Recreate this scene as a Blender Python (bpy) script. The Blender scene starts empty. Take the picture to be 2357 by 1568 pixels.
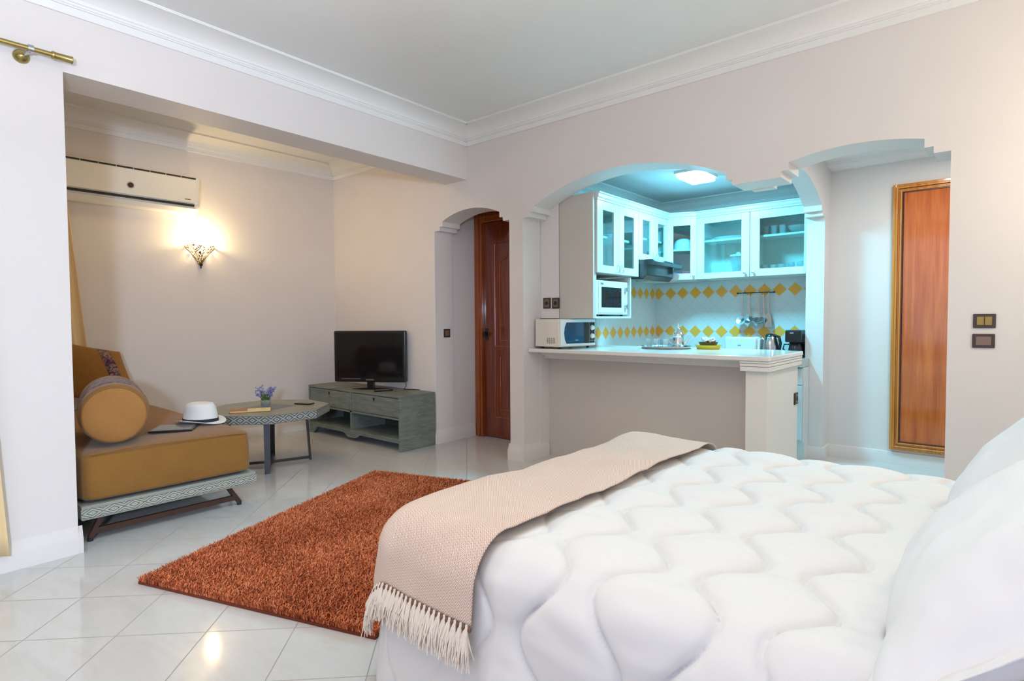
import bpy, math, random
import numpy as np
from mathutils import Vector, Matrix, noise
random.seed(7); rng=np.random.default_rng(7)
PI=math.pi
col=bpy.context.scene.collection
ORG={}
# ------------------------------------------------------------------ helpers
def lin(r,g,b):
    f=lambda c:(c/255/12.92) if c/255<=.04045 else ((c/255+.055)/1.055)**2.4
    return (f(r),f(g),f(b),1)
class MB:
    def __init__(s): s.v=[];s.f=[];s.uv={}
    def add(s,vs,fs):
        o=len(s.v); s.v+=[tuple(map(float,p)) for p in vs]; s.f+=[tuple(i+o for i in f) for f in fs]; return s
    def quad(s,ps,uv=None):
        o=len(s.v); s.v+=[tuple(p) for p in ps]; s.f.append(tuple(range(o,o+len(ps))))
        if uv: s.uv[len(s.f)-1]=uv
        return s
    def box(s,x0,x1,y0,y1,z0,z1):
        v=[(x,y,z) for z in (z0,z1) for x,y in ((x0,y0),(x1,y0),(x1,y1),(x0,y1))]
        return s.add(v,[(3,2,1,0),(4,5,6,7),(0,1,5,4),(1,2,6,5),(2,3,7,6),(3,0,4,7)])
    def obox(s,c,size,rz=0,rx=0,ry=0):
        m=Matrix.Rotation(rz,3,'Z')@Matrix.Rotation(ry,3,'Y')@Matrix.Rotation(rx,3,'X')
        a=MB().box(*[q for h in size for q in (-h/2,h/2)])
        return s.add([m@Vector(p)+Vector(c) for p in a.v],a.f)
    def prism(s,poly,axis,a0,a1):
        i='xyz'.index(axis); n=len(poly); vs=[]
        for a in (a0,a1):
            for p in poly:
                q=list(p); q.insert(i,a); vs.append(q)
        # orientation fix
        ar=sum(poly[k][0]*poly[(k+1)%n][1]-poly[(k+1)%n][0]*poly[k][1] for k in range(n))
        if axis=='y': ar=-ar
        fs=[tuple(range(n))[::-1],tuple(range(n,2*n))]+[(k,(k+1)%n,n+(k+1)%n,n+k) for k in range(n)]
        if (ar<0)!=(a1<a0): fs=[f[::-1] for f in fs]
        return s.add(vs,fs)
    def sweep(s,A,B,inw,prof):
        A=Vector(A);B=Vector(B);inw=Vector(inw).normalized();n=len(prof)
        vs=[P+inw*d+Vector((0,0,z)) for P in (A,B) for d,z in prof]
        return s.add(vs,[tuple(range(n))[::-1],tuple(range(n,2*n))]+[(k,(k+1)%n,n+(k+1)%n,n+k) for k in range(n)])
    def tube(s,pts,r,n=8,cap=True):
        pts=[Vector(p) for p in pts]; rr=r if hasattr(r,'__len__') else [r]*len(pts); o=len(s.v); up=None
        for k,p in enumerate(pts):
            t=(pts[min(k+1,len(pts)-1)]-pts[max(k-1,0)]).normalized()
            if up is None: up=t.orthogonal().normalized()
            up=(up-t*up.dot(t)).normalized(); b=t.cross(up)
            for j in range(n):
                a=2*PI*j/n; s.v.append(tuple(p+(up*math.cos(a)+b*math.sin(a))*rr[k]))
        for k in range(len(pts)-1):
            for j in range(n): s.f.append((o+k*n+j,o+k*n+(j+1)%n,o+k*n+n+(j+1)%n,o+k*n+n+j))
        if cap: s.f.append(tuple(o+j for j in range(n))[::-1]); s.f.append(tuple(o+(len(pts)-1)*n+j for j in range(n)))
        return s
    def lathe(s,prof,c=(0,0,0),n=24,axis='z',sx=1,sy=1,a0=0,a1=2*PI):
        full=abs(a1-a0-2*PI)<1e-6; m=n if full else n+1; o=len(s.v); c=Vector(c)
        for r,z in prof:
            for j in range(m):
                a=a0+(a1-a0)*j/n; x,y=r*math.cos(a)*sx,r*math.sin(a)*sy
                p=(x,y,z) if axis=='z' else ((z,x,y) if axis=='x' else (y,z,x))
                s.v.append(tuple(c+Vector(p)))
        for k in range(len(prof)-1):
            for j in range(n): s.f.append((o+k*m+j,o+k*m+(j+1)%m,o+(k+1)*m+(j+1)%m,o+(k+1)*m+j))
        return s
    def ball(s,c,r,n=12,sz=1):
        return s.lathe([(max(r*math.sin(PI*k/8),1e-5),-r*sz*math.cos(PI*k/8)) for k in range(9)],c,n)
    def xf(s,m): s.v=[tuple(m@Vector(p)) for p in s.v]; return s
    def build(s,name,mat,parent=None,smooth=0,bevel=0,local=False,seg=2,kind=None,label=None):
        V=np.array(s.v,float); o=Vector((0,0,0))
        if parent is not None and not local: o=ORG.get(parent.name,Vector((0,0,0)))
        if parent is None and not local:
            o=Vector(((V[:,0].min()+V[:,0].max())/2,(V[:,1].min()+V[:,1].max())/2,V[:,2].min()))
        V=V-np.array(o)
        me=bpy.data.meshes.new(name); me.from_pydata(V.tolist(),[],s.f); 
        if s.uv:
            ul=me.uv_layers.new(name='UVMap')
            for fi,uv in s.uv.items():
                for k,li in enumerate(me.polygons[fi].loop_indices): ul.data[li].uv=uv[k]
        me.validate(); me.update()
        ob=bpy.data.objects.new(name,me); col.objects.link(ob); me.materials.append(mat)
        if smooth:
            for p in me.polygons: p.use_smooth=True
            me.set_sharp_from_angle(angle=math.radians(smooth))
        if bevel:
            b=ob.modifiers.new('bevel','BEVEL'); b.width=bevel; b.segments=seg; b.limit_method='ANGLE'; b.angle_limit=math.radians(35)
        if parent is not None: ob.parent=parent; ORG[ob.name]=o
        else: ob.location=o; ORG[ob.name]=o
        if kind: ob['kind']=kind
        if label: ob['label']=label
        return ob
def npmesh(name,V,F,mat,parent=None,smooth=True,uv=None):
    V=np.asarray(V,float); F=np.asarray(F,int)
    o=Vector((0,0,0))
    if parent is not None: o=ORG.get(parent.name,Vector((0,0,0)))
    else: o=Vector((V[:,0].mean(),V[:,1].mean(),V[:,2].min()))
    V=V-np.array(o)
    me=bpy.data.meshes.new(name); k=F.shape[1]
    me.vertices.add(len(V)); me.vertices.foreach_set('co',V.ravel())
    me.loops.add(F.size); me.loops.foreach_set('vertex_index',F.ravel().astype(np.int32))
    me.polygons.add(len(F)); me.polygons.foreach_set('loop_start',(np.arange(len(F))*k).astype(np.int32))
    if uv is not None:
        ul=me.uv_layers.new(name='UVMap'); ul.data.foreach_set('uv',np.asarray(uv)[F.ravel()].ravel())
    me.update(calc_edges=True); me.validate()
    me.polygons.foreach_set('use_smooth',[smooth]*len(me.polygons))
    ob=bpy.data.objects.new(name,me); col.objects.link(ob); me.materials.append(mat); ORG[ob.name]=o
    if parent is not None: ob.parent=parent
    else: ob.location=o
    return ob
def tag(o,label,cat,group=None,kind=None):
    o['label']=label;o['category']=cat
    if group:o['group']=group
    if kind:o['kind']=kind
    return o
def thing(name,label,cat,loc=(0,0,0),rz=0,group=None):
    o=bpy.data.objects.new(name,None); col.objects.link(o); o.empty_display_size=.05
    o.location=loc;o.rotation_euler=(0,0,rz); ORG[o.name]=Vector(loc); return tag(o,label,cat,group)
def copy_tree(o,parent=None):
    c=o.copy(); col.objects.link(c)
    if parent is not None: c.parent=parent
    for ch in [x for x in bpy.data.objects if x.parent==o]: copy_tree(ch,c)
    return c
def struct(mb,name,mat,parent=None,**k): return mb.build(name,mat,parent,kind=None if parent else 'structure',**k)
def text(name,body,size,mat,parent,mtx):
    cu=bpy.data.curves.new(name,'FONT'); cu.body=body; cu.size=size; cu.align_x='CENTER'; cu.align_y='CENTER'; cu.extrude=.0004
    t=bpy.data.objects.new(name,cu); me=bpy.data.meshes.new_from_object(t); bpy.data.objects.remove(t)
    me.transform(mtx); ob=bpy.data.objects.new(name,me); col.objects.link(ob); me.materials.clear(); me.materials.append(mat); ob.parent=parent; return ob
# ------------------------------------------------------------------ node expressions
class E:
    def __init__(s,t,o): s.t=t;s.o=o
    def _m(s,op,b=None,c=None):
        n=s.t.nodes.new('ShaderNodeMath'); n.operation=op; s.t.links.new(s.o,n.inputs[0])
        for i,q in ((1,b),(2,c)):
            if q is None: continue
            if isinstance(q,E): s.t.links.new(q.o,n.inputs[i])
            else: n.inputs[i].default_value=q
        return E(s.t,n.outputs[0])
    def __add__(s,b): return s._m('ADD',b)
    def __sub__(s,b): return s._m('SUBTRACT',b)
    def __mul__(s,b): return s._m('MULTIPLY',b)
    def __truediv__(s,b): return s._m('DIVIDE',b)
    def lt(s,b): return s._m('LESS_THAN',b)
    def gt(s,b): return s._m('GREATER_THAN',b)
    def abs(s): return s._m('ABSOLUTE')
    def floor(s): return s._m('FLOOR')
    def frac(s): return s._m('FRACT')
    def max(s,b): return s._m('MAXIMUM',b)
    def min(s,b): return s._m('MINIMUM',b)
    def sin(s): return s._m('SINE')
class Mat:
    def __init__(s,name,base=(.8,.8,.8,1),rough=.5,metal=0,spec=.5,**k):
        s.m=bpy.data.materials.new(name); s.m.use_nodes=True; s.t=s.m.node_tree; s.b=s.t.nodes['Principled BSDF']
        s.set('Base Color',base); s.set('Roughness',rough); s.set('Metallic',metal); s.set('Specular IOR Level',spec)
        for a,b in k.items(): s.set(a.replace('_',' '),b)
    def set(s,i,v):
        if isinstance(v,E): s.t.links.new(v.o,s.b.inputs[i])
        elif hasattr(v,'is_output'): s.t.links.new(v,s.b.inputs[i])
        else: s.b.inputs[i].default_value=v
        return s
    def coord(s,k='Object'):
        n=s.t.nodes.new('ShaderNodeTexCoord'); return n.outputs[k]
    def pos(s):
        n=s.t.nodes.new('ShaderNodeNewGeometry'); return s.xyz(n.outputs['Position'])
    def xyz(s,sock):
        n=s.t.nodes.new('ShaderNodeSeparateXYZ'); s.t.links.new(sock,n.inputs[0]); return [E(s.t,n.outputs[i]) for i in range(3)]
    def comb(s,x,y,z):
        n=s.t.nodes.new('ShaderNodeCombineXYZ')
        for i,q in enumerate((x,y,z)):
            if isinstance(q,E): s.t.links.new(q.o,n.inputs[i])
            else: n.inputs[i].default_value=q
        return n.outputs[0]
    def noise(s,scale,detail=3,vec=None,stretch=None,rough=.5,dist=0):
        n=s.t.nodes.new('ShaderNodeTexNoise'); n.inputs['Scale'].default_value=scale; n.inputs['Detail'].default_value=detail; n.inputs['Roughness'].default_value=rough; n.inputs['Distortion'].default_value=dist
        v=vec if vec is not None else s.coord()
        if stretch:
            mp=s.t.nodes.new('ShaderNodeMapping'); mp.inputs['Scale'].default_value=stretch; s.t.links.new(v,mp.inputs[0]); v=mp.outputs[0]
        s.t.links.new(v,n.inputs['Vector']); return E(s.t,n.outputs['Fac'])
    def voro(s,scale,vec=None,feat='F1'):
        n=s.t.nodes.new('ShaderNodeTexVoronoi'); n.inputs['Scale'].default_value=scale; n.feature=feat
        s.t.links.new(vec if vec is not None else s.coord(),n.inputs['Vector']); return n
    def ramp(s,fac,stops):
        n=s.t.nodes.new('ShaderNodeValToRGB'); e=n.color_ramp.elements
        while len(e)<len(stops): e.new(.5)
        for q,(p,c) in zip(e,stops): q.position=p;q.color=c
        s.t.links.new(fac.o,n.inputs[0]); return n.outputs[0]
    def mix(s,fac,a,b):
        n=s.t.nodes.new('ShaderNodeMix'); n.data_type='RGBA'
        for i,q in ((0,fac),(6,a),(7,b)):
            if isinstance(q,E): s.t.links.new(q.o,n.inputs[i])
            elif hasattr(q,'is_output'): s.t.links.new(q,n.inputs[i])
            else: n.inputs[i].default_value=q
        return n.outputs[2]
    def bump(s,h,strength=.3,dist=.01):
        n=s.t.nodes.new('ShaderNodeBump'); n.inputs['Strength'].default_value=strength; n.inputs['Distance'].default_value=dist
        s.t.links.new(h.o if isinstance(h,E) else h,n.inputs['Height']); s.t.links.new(n.outputs[0],s.b.inputs['Normal']); return s
def glass(name,tint=(.82,.95,.95,1),ior=1.45,refl=1.0):
    m=bpy.data.materials.new(name); m.use_nodes=True; t=m.node_tree; t.nodes.clear()
    o=t.nodes.new('ShaderNodeOutputMaterial'); mx=t.nodes.new('ShaderNodeMixShader'); a=t.nodes.new('ShaderNodeBsdfTransparent'); g=t.nodes.new('ShaderNodeBsdfGlossy'); f=t.nodes.new('ShaderNodeFresnel')
    a.inputs[0].default_value=tint; g.inputs['Roughness'].default_value=.03; g.inputs['Color'].default_value=(refl,refl,refl,1); ge=t.nodes.new('ShaderNodeNewGeometry'); mi=t.nodes.new('ShaderNodeMix'); mi.inputs[2].default_value=ior; mi.inputs[3].default_value=1/ior
    t.links.new(ge.outputs['Backfacing'],mi.inputs[0]); t.links.new(mi.outputs[0],f.inputs[0])
    t.links.new(f.outputs[0],mx.inputs[0]); t.links.new(a.outputs[0],mx.inputs[1]); t.links.new(g.outputs[0],mx.inputs[2]); t.links.new(mx.outputs[0],o.inputs[0]); return m
def emis(name,c,s):
    m=Mat(name,(0,0,0,1)); m.set('Emission Color',c); m.set('Emission Strength',s); return m.m
# ------------------------------------------------------------------ materials
def paint(name,c,rough=.55):
    m=Mat(name,c,rough,spec=.3); n=m.noise(3.0,4); m.set('Base Color',m.mix(n,tuple(q*.97 for q in c[:3])+(1,),tuple(min(1,q*1.03) for q in c[:3])+(1,)))
    m.bump(m.noise(120,2),.04,.002); return m.m
M={}
M['wall']=paint('wall_paint',(.76,.715,.69,1))
M['cream']=paint('wall_cream',(.80,.76,.70,1))
M['ceil']=paint('ceiling_paint',(.80,.80,.785,1),.7)
M['trim']=paint('plaster_trim',(.84,.835,.82,1),.5)
# floor tiles laid at 45 degrees
m=Mat('floor_tile',rough=.09,spec=.45); x,y,z=m.pos(); c45=.70711
u=((x+2.316)*c45+(y-.876)*c45)/.3345; v=((y-.876)*c45-(x+2.316)*c45)/.3345
gu=((u+.5).frac()-.5).abs(); gv=((v+.5).frac()-.5).abs(); g=gu.min(gv).lt(.0065)
tid=m.comb(u.floor(),v.floor(),0.0)
wn=m.t.nodes.new('ShaderNodeTexWhiteNoise'); m.t.links.new(tid,wn.inputs['Vector'])
off=m.t.nodes.new('ShaderNodeVectorMath'); off.operation='MULTIPLY_ADD'; m.t.links.new(wn.outputs['Color'],off.inputs[0]); off.inputs[1].default_value=(9,9,9); m.t.links.new(m.comb(x,y,z),off.inputs[2])
vn=m.noise(2.6,5,off.outputs[0],(1,3.0,1),.6,.6)
base=m.ramp(vn,[(.3,(.585,.58,.565,1)),(.52,(.63,.63,.625,1)),(.7,(.60,.58,.545,1))])
m.set('Base Color',m.mix(g,base,(.36,.345,.32,1))); m.set('Roughness',g*.4+.09); m.bump(g*-1.0,.15,.002); M['floor']=m.m
# wood
def wood(name,dark,light,rough=.18,grain=(14,14,.7),scale=3,coat=.6):
    m=Mat(name,light,rough,Coat_Weight=coat,Coat_Roughness=.06); n=m.noise(scale,5,None,grain,.6,.4)
    m.set('Base Color',m.ramp(n,[(.25,dark),(.75,light)])); return m.m
M['door_red']=wood('door_mahogany',lin(84,30,10),lin(140,58,20))
M['door_red_edge']=wood('door_moulding_wood',lin(130,58,20),lin(176,88,36))
M['frame_red']=wood('door_frame_wood',lin(120,52,14),lin(172,86,30))
M['door_or']=wood('closet_veneer',lin(166,72,26),lin(214,116,54),.1,(10,10,.6))
M['frame_or']=wood('closet_frame_wood',lin(176,104,34),lin(226,152,64),.2)
M['frame_dark']=Mat('frame_groove',lin(92,46,14),.3).m
m=Mat('painted_wood',rough=.5); n=m.noise(5,6,None,(1.2,1.2,9),.65,.8)
m.set('Base Color',m.ramp(n,[(.2,lin(84,90,84)),(.5,lin(116,124,116)),(.8,lin(140,146,134))])); M['cab_paint']=m.m
M['cab_dark']=Mat('cabinet_inside',lin(70,76,72),.6).m
m=Mat('table_top_paint',rough=.3); n=m.noise(4,5,None,(6,1,1)); m.set('Base Color',m.ramp(n,[(.3,lin(120,122,108)),(.7,lin(150,150,132))])); M['table_top']=m.m
def carved(name,c0,c1,pu,pv,rings=3.0,lw_=.16):
    m=Mat(name,c0,.55); uv=m.xyz(m.coord('UV')); a=((uv[0]/pu).frac()-.5).abs()*2; b=(uv[1]/pv-.5).abs()*2
    d=a+b; r=((d*rings+.5).frac()-.5).abs()
    edge=(uv[1]/pv-.5).abs().gt(.43)
    line=r.lt(lw_).max(edge*((uv[1]/pv-.5).abs().lt(.47)))
    n=m.noise(60,3); m.set('Base Color',m.mix(line*(n*.6+.5),c0,c1)); m.bump(line*-1.0,.4,.003); return m.m
M['carved_sofa']=carved('carved_border',lin(176,178,166),lin(58,58,54),.10,.06,2.0,.17)
M['carved_table']=carved('carved_rim',lin(168,174,168),lin(34,42,56),.094,.07,1.5,.24)
M['plat']=Mat('platform_paint',lin(156,160,150),.5).m
M['steel_br']=Mat('brown_steel',lin(76,52,44),.4,.3).m
M['steel_gr']=Mat('grey_steel',lin(66,66,68),.4,.5).m
M['rubber']=Mat('rubber',(.015,.015,.016,1),.6).m
def fabric(name,c,var=.25,scale=350,rough=.9):
    scale*=1.15
    m=Mat(name,c,rough,spec=.15); uvn=m.noise(scale,2); n2=m.noise(6,3)
    d=tuple(q*(1-var) for q in c[:3])+(1,); l=tuple(min(1,q*(1+var)) for q in c[:3])+(1,)
    m.set('Base Color',m.mix((uvn-.5)*.9+.3+n2*.4,d,l)); m.bump(uvn,.25,.002); m.set('Sheen Weight',.2); return m
M['mustard']=fabric('mustard_fabric',lin(142,100,48),.35,260).m
M['mustard2']=fabric('mustard_end_fabric',lin(166,118,66),.3,260).m
m=fabric('purple_brocade',lin(92,66,84),.2); n=m.noise(30,3,None,None,.5,1.5); m.set('Base Color',m.ramp(n,[(.42,lin(70,46,66)),(.5,lin(110,84,96)),(.62,lin(150,120,96))])); M['purple']=m.m
M['white_cloth']=Mat('white_cotton',(.86,.86,.87,1),.85,spec=.2,Sheen_Weight=.1).m
m=Mat('quilt_cotton',(.755,.745,.735,1),.8,spec=.2); m.bump(m.noise(40,3,None,(1,2,1)),.05,.004); M['quilt']=m.m
m=Mat('pillow_cotton',(.78,.785,.80,1),.8,spec=.2); m.bump(m.noise(9,4,None,(1,2.5,1),.6,1),.12,.01); M['pillow']=m.m
m=Mat('throw_weave',rough=.9,spec=.15); uv=m.xyz(m.coord('UV'))
a=((uv[0]/.024).frac()-.5).abs(); b=((uv[1]/.034).frac()-.5).abs(); d=(a+b)*4.0
st=(d.frac()).lt(.5); big=m.noise(5,2)
m.set('Base Color',m.mix(st,lin(234,218,207),m.mix(big,lin(186,150,128),lin(202,172,154)))); m.bump(st,.2,.001); M['throw']=m.m
M['fringe']=Mat('fringe_cotton',lin(232,220,205),.9).m
M['knot']=Mat('knot_brown',lin(120,86,66),.9).m
m=Mat('rug_pile',rough=.85,spec=.15); gi=m.t.nodes.new('ShaderNodeNewGeometry'); px=m.noise(2.6,3,gi.outputs['Position'])
rp=E(m.t,gi.outputs['Random Per Island']); m.set('Base Color',m.ramp(rp*.5+px*.6,[(.25,lin(128,60,34)),(.55,lin(204,110,68)),(.85,lin(232,150,104))])); M['rug']=m.m
M['rug_base']=Mat('rug_backing',lin(110,46,22),.95).m
M['brass']=Mat('brushed_brass',lin(170,154,98),.28,1).m
M['black']=Mat('black_plastic',(.012,.012,.013,1),.25).m
M['screen']=Mat('tv_glass',(.006,.006,.007,1),.08).m
M['logo']=Mat('logo_silver',(.6,.6,.62,1),.3,.6).m
M['bronze']=Mat('bronze_plate',lin(72,58,50),.35,.4).m
M['bronze_in']=Mat('bronze_rocker',lin(128,104,88),.35,.3).m
M['gold_in']=Mat('gold_rocker',lin(150,128,66),.35,.5).m
M['plate_dk']=Mat('dark_plate',lin(60,50,42),.4).m
M['ac']=Mat('ac_plastic',(.83,.82,.77,1),.35).m
M['ac_gap']=Mat('ac_gap',(.02,.018,.015,1),.6).m
M['cab_white']=Mat('lacquer_white',(.66,.70,.70,1),.3).m
M['cab_in']=Mat('cabinet_interior',(.72,.74,.70,1),.5).m
M['cab_side']=Mat('cabinet_side_panel',(.58,.54,.485,1),.45).m
M['glass']=glass('cabinet_glass')
M['glass2']=glass('drinking_glass',(.90,.95,.96,1),1.7,1.0)
t_=M['glass2'].node_tree; o_=[n for n in t_.nodes if n.type=='OUTPUT_MATERIAL'][0]; src=o_.inputs[0].links[0].from_socket
m2=t_.nodes.new('ShaderNodeMixShader'); df=t_.nodes.new('ShaderNodeBsdfDiffuse'); df.inputs[0].default_value=(.85,.88,.9,1); m2.inputs[0].default_value=.16
t_.links.new(src,m2.inputs[1]); t_.links.new(df.outputs[0],m2.inputs[2]); t_.links.new(m2.outputs[0],o_.inputs[0])
M['steel']=Mat('stainless',(.50,.52,.54,1),.22,1).m
M['silver']=Mat('silver_plate',(.74,.73,.72,1),.18,1).m
M['handle']=Mat('nickel',(.55,.55,.54,1),.3,.9).m
M['hood']=Mat('hood_enamel',lin(62,66,68),.15).m
M['white_pl']=Mat('white_plastic',(.72,.73,.72,1),.35).m
M['cream_pl']=Mat('cream_plastic',(.80,.75,.68,1),.4).m
M['dark_gl']=Mat('oven_glass',(.012,.016,.02,1),.05).m
M['blue_gl']=Mat('microwave_glass',lin(24,74,104),.06).m
M['counter']=Mat('counter_stone',(.80,.77,.72,1),.12).m
m=Mat('granite',rough=.15); vo=m.voro(160); n=m.noise(90,3); m.set('Base Color',m.ramp(n*.7+E(m.t,vo.outputs['Distance'])*.4,[(.3,(.10,.12,.11,1)),(.5,(.32,.36,.34,1)),(.7,(.6,.62,.58,1))])); M['granite']=m.m
def tiles(name,ax,h0):
    m=Mat(name,rough=.15); p=m.pos(); a=(p[ax]-h0)/.1363; b=(p[2]-1.474)/.1335
    q=a+b; r=a-b; i=(q+.5).floor(); j=(r+.5).floor(); d=i-j
    yel=d.abs().lt(.5).max((d+6.0).abs().lt(.5)); yel=yel*1.0
    e=(q-i).abs().max((r-j).abs()); grout=e.gt(.487); inn=e.lt(.46)
    c=m.mix(yel*inn,(.66,.68,.67,1),lin(248,170,66)); c=m.mix(grout,c,(.55,.56,.54,1))
    up=p[2].gt(1.62); m.set('Base Color',m.mix(up,c,(.64,.66,.66,1))); m.set('Roughness',up*.4+.15); m.bump(grout*-1.0,.2,.002); return m.m
M['tiles_b']=tiles('tiles_back',0,-1.447); M['tiles_l']=tiles('tiles_left',1,5.235)
M['curtain']=fabric('curtain_cloth',lin(232,206,160),.08,200).m
M['straw']=fabric('hat_straw',(.84,.84,.84,1),.06,500,.7).m
M['band']=Mat('hat_band',(.02,.02,.025,1),.8).m
M['leaf']=Mat('leaf_green',lin(86,122,50),.5).m; M['moss']=Mat('moss_green',lin(150,170,80),.9).m
M['petal']=Mat('petal_blue',lin(140,140,205),.6).m; M['soil']=Mat('soil',(.03,.022,.015,1),.9).m
M['book_cov']=Mat('book_cover',lin(176,112,58),.5).m; M['paper']=Mat('paper',lin(226,206,150),.8).m; M['inlay']=Mat('tile_inlay',lin(92,92,96),.3).m
M['yel_dish']=Mat('yellow_green_dish',lin(214,176,60),.25).m; M['brown_bowl']=Mat('brown_bowl',lin(92,66,44),.4).m
M['candy']=Mat('silver_wrapper',(.85,.85,.87,1),.35,.1).m; M['candy2']=Mat('brown_wrapper',lin(140,90,40),.35,.2).m
M['bowl_wh']=Mat('white_ceramic',(.82,.84,.86,1),.15).m; M['red']=Mat('red_plastic',lin(190,40,60),.35).m; M['blue']=Mat('blue_plastic',lin(40,80,170),.35).m
M['ceramic_dk']=Mat('dark_ceramic',lin(30,50,80),.2).m
M['bulb']=emis('lamp_bulb',(1,.86,.6,1),25); M['diff']=emis('lamp_diffuser',(.5,.9,1,1),10)
# brass filigree with holes
m=Mat('brass_filigree',lin(190,150,66),.3,.9); vo=m.voro(70,None,'DISTANCE_TO_EDGE'); hole=E(m.t,vo.outputs['Distance']).gt(.16); m.set('Alpha',hole*-.85+1.0); M['filigree']=m.m
# ------------------------------------------------------------------ camera
F=1314.16; yaw,pitch,roll=[math.radians(a) for a in (40.5276,2.0321,-0.3559)]
fw=Vector((-math.sin(yaw)*math.cos(pitch),math.cos(yaw)*math.cos(pitch),-math.sin(pitch))); ri=Vector((math.cos(yaw),math.sin(yaw),0)); up=ri.cross(fw)
r2=math.cos(roll)*ri+math.sin(roll)*up; u2=-math.sin(roll)*ri+math.cos(roll)*up
cam=bpy.data.cameras.new('camera'); co=bpy.data.objects.new('camera',cam); col.objects.link(co); cam.sensor_width=36; cam.lens=F/2357*36; cam.clip_start=.02
mw=Matrix((r2,u2,-fw)).transposed().to_4x4(); mw.translation=Vector((0,0,1.2)); co.matrix_world=mw; bpy.context.scene.camera=co
# ------------------------------------------------------------------ room shell
YB,TH=3.71,.23; XA=-5.86; ZC=2.90; YK,XK=5.73,-2.84
def arch(x0,x1,zs,za,w1=.072,w2=.112,n=22):
    """points from right spring to left spring of a stepped Moorish arch"""
    zb=zs+.082; a=x0+w2; b=x1-w2; c=(b-a)/2; h=za-zb; R=(c*c+h*h)/(2*h); xm=(a+b)/2; zc=za-R; t=math.asin(c/R)
    L=[(x0,zs),(x0+w1,zs),(x0+w1,zs+.036),(x0+w2,zs+.036)]
    Rr=[(x1-w2,zs+.036),(x1-w1,zs+.036),(x1-w1,zs),(x1,zs)]
    arc=[(xm+R*math.sin(-t+2*t*k/n),zc+R*math.cos(-t+2*t*k/n)) for k in range(n+1)]
    return (L+arc+Rr)[::-1]
ZS=2.055
poly=[(XA-.1,0),(XA-.1,3.05),(1.4,3.05),(1.4,0),(-.207,0)]+arch(-1.095,-.207,ZS,2.178)+arch(-3.045,-1.245,ZS,2.317)+[(-3.045,0),(-3.195,0)]+arch(-4.142,-3.195,ZS,2.214)+[(-4.142,0)]
struct(MB().prism(poly,'y',YB,YB+TH),'wall_back',M['wall'],smooth=20)
struct(MB().box(-6.0,1.4,-2.3,6.2,-.1,0),'floor',M['floor'])
struct(MB().box(-3.85,1.4,-2.3,YB,ZC,ZC+.1),'ceiling',M['ceil'])
struct(MB().box(XA-.1,-3.8,.5,YB,2.955,3.05),'ceiling_alcove',M['ceil'])
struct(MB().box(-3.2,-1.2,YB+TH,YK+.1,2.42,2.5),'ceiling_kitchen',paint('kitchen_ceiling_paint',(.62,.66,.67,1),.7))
struct(MB().box(-1.2,1.4,YB+.05,5.67,2.5,2.6),'ceiling_hall',M['ceil'])
struct(MB().box(-4.4,-3.15,YB+TH,4.5,2.5,2.6),'ceiling_passage',M['ceil'])
# left wall: pier and beam (slightly skewed), opening into the alcove
def lw(y): return -3.64-(y-.778)*(.06/2.93)
b=MB(); pol=[(-2.3,0),(.762,0),(.762,2.475),(YB,2.475),(YB,3.0),(-2.3,3.0)]; n=len(pol)
vs=[(lw(y),y,z) for y,z in pol]+[(lw(y)-.28,y,z) for y,z in pol]
b.add(vs,[tuple(range(n)),tuple(range(n,2*n))[::-1]]+[(k,n+k,n+(k+1)%n,(k+1)%n) for k in range(n)])
struct(b,'wall_left',M['wall'])
struct(MB().box(XA-.1,XA,.5,YB,0,3.0),'wall_alcove_left',M['wall'])
struct(MB().box(XA-.1,-3.92,.58,.70,0,3.0),'wall_alcove_front',M['wall'])
struct(MB().box(1.3,1.4,-2.3,YB,0,3.0),'wall_right',M['wall'])
struct(MB().box(-4.0,1.4,-2.4,-2.3,0,3.0),'wall_front',M['wall'])
# kitchen
struct(MB().box(-3.195,XK,YB+TH,YK+.1,1.215,2.6).box(-3.195,XK,4.52,YK+.1,.93,1.215).box(-3.195,-3.06,YB+TH,4.52,.93,1.215).box(-3.195,XK,4.07,YK+.1,0,.93),'wall_kitchen_left',M['tiles_l'])
struct(MB().box(-3.195,-3.04,YB+TH,4.06,0,.93),'wall_kitchen_jamb',M['wall'])
struct(MB().box(-3.03,XK,YB+TH-.001,YB+TH+.004,1.215,2.6),'wall_kitchen_nib',M['wall'])
struct(MB().box(XK,-1.2,YK,YK+.1,0,2.6),'wall_kitchen_back',M['tiles_b'])
pd=[(YB+TH-.01,2.6),(5.8,2.6),(5.8,0),(5.36,0)]+arch(YB+TH-.0,5.36,2.05,2.30)
struct(MB().prism(pd,'x',-1.27,-1.13),'wall_divider',M['wall'],smooth=20)
# hall behind the right arch
struct(MB().box(-1.13,1.4,5.57,5.67,0,2.6),'wall_hall_back',M['wall'])
struct(MB().box(.9,1.0,YB+TH,5.57,0,2.6),'wall_hall_right',M['wall'])
struct(MB().box(-1.13,.9,5.40,5.57,2.47,2.5).sweep((-1.13,5.57,0),(.9,5.57,0),(0,-1,0),[(0,2.46),(.03,2.462),(.09,2.475),(.14,2.5),(0,2.5)]),'trim_8',M['trim'])
# passage behind the left arch
struct(MB().box(-4.26,-4.155,YB+TH,4.5,0,2.6),'wall_passage_left',M['wall'])
struct(MB().box(-4.155,-3.195,4.33,4.45,0,2.6),'wall_passage_back',M['wall'])
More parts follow.
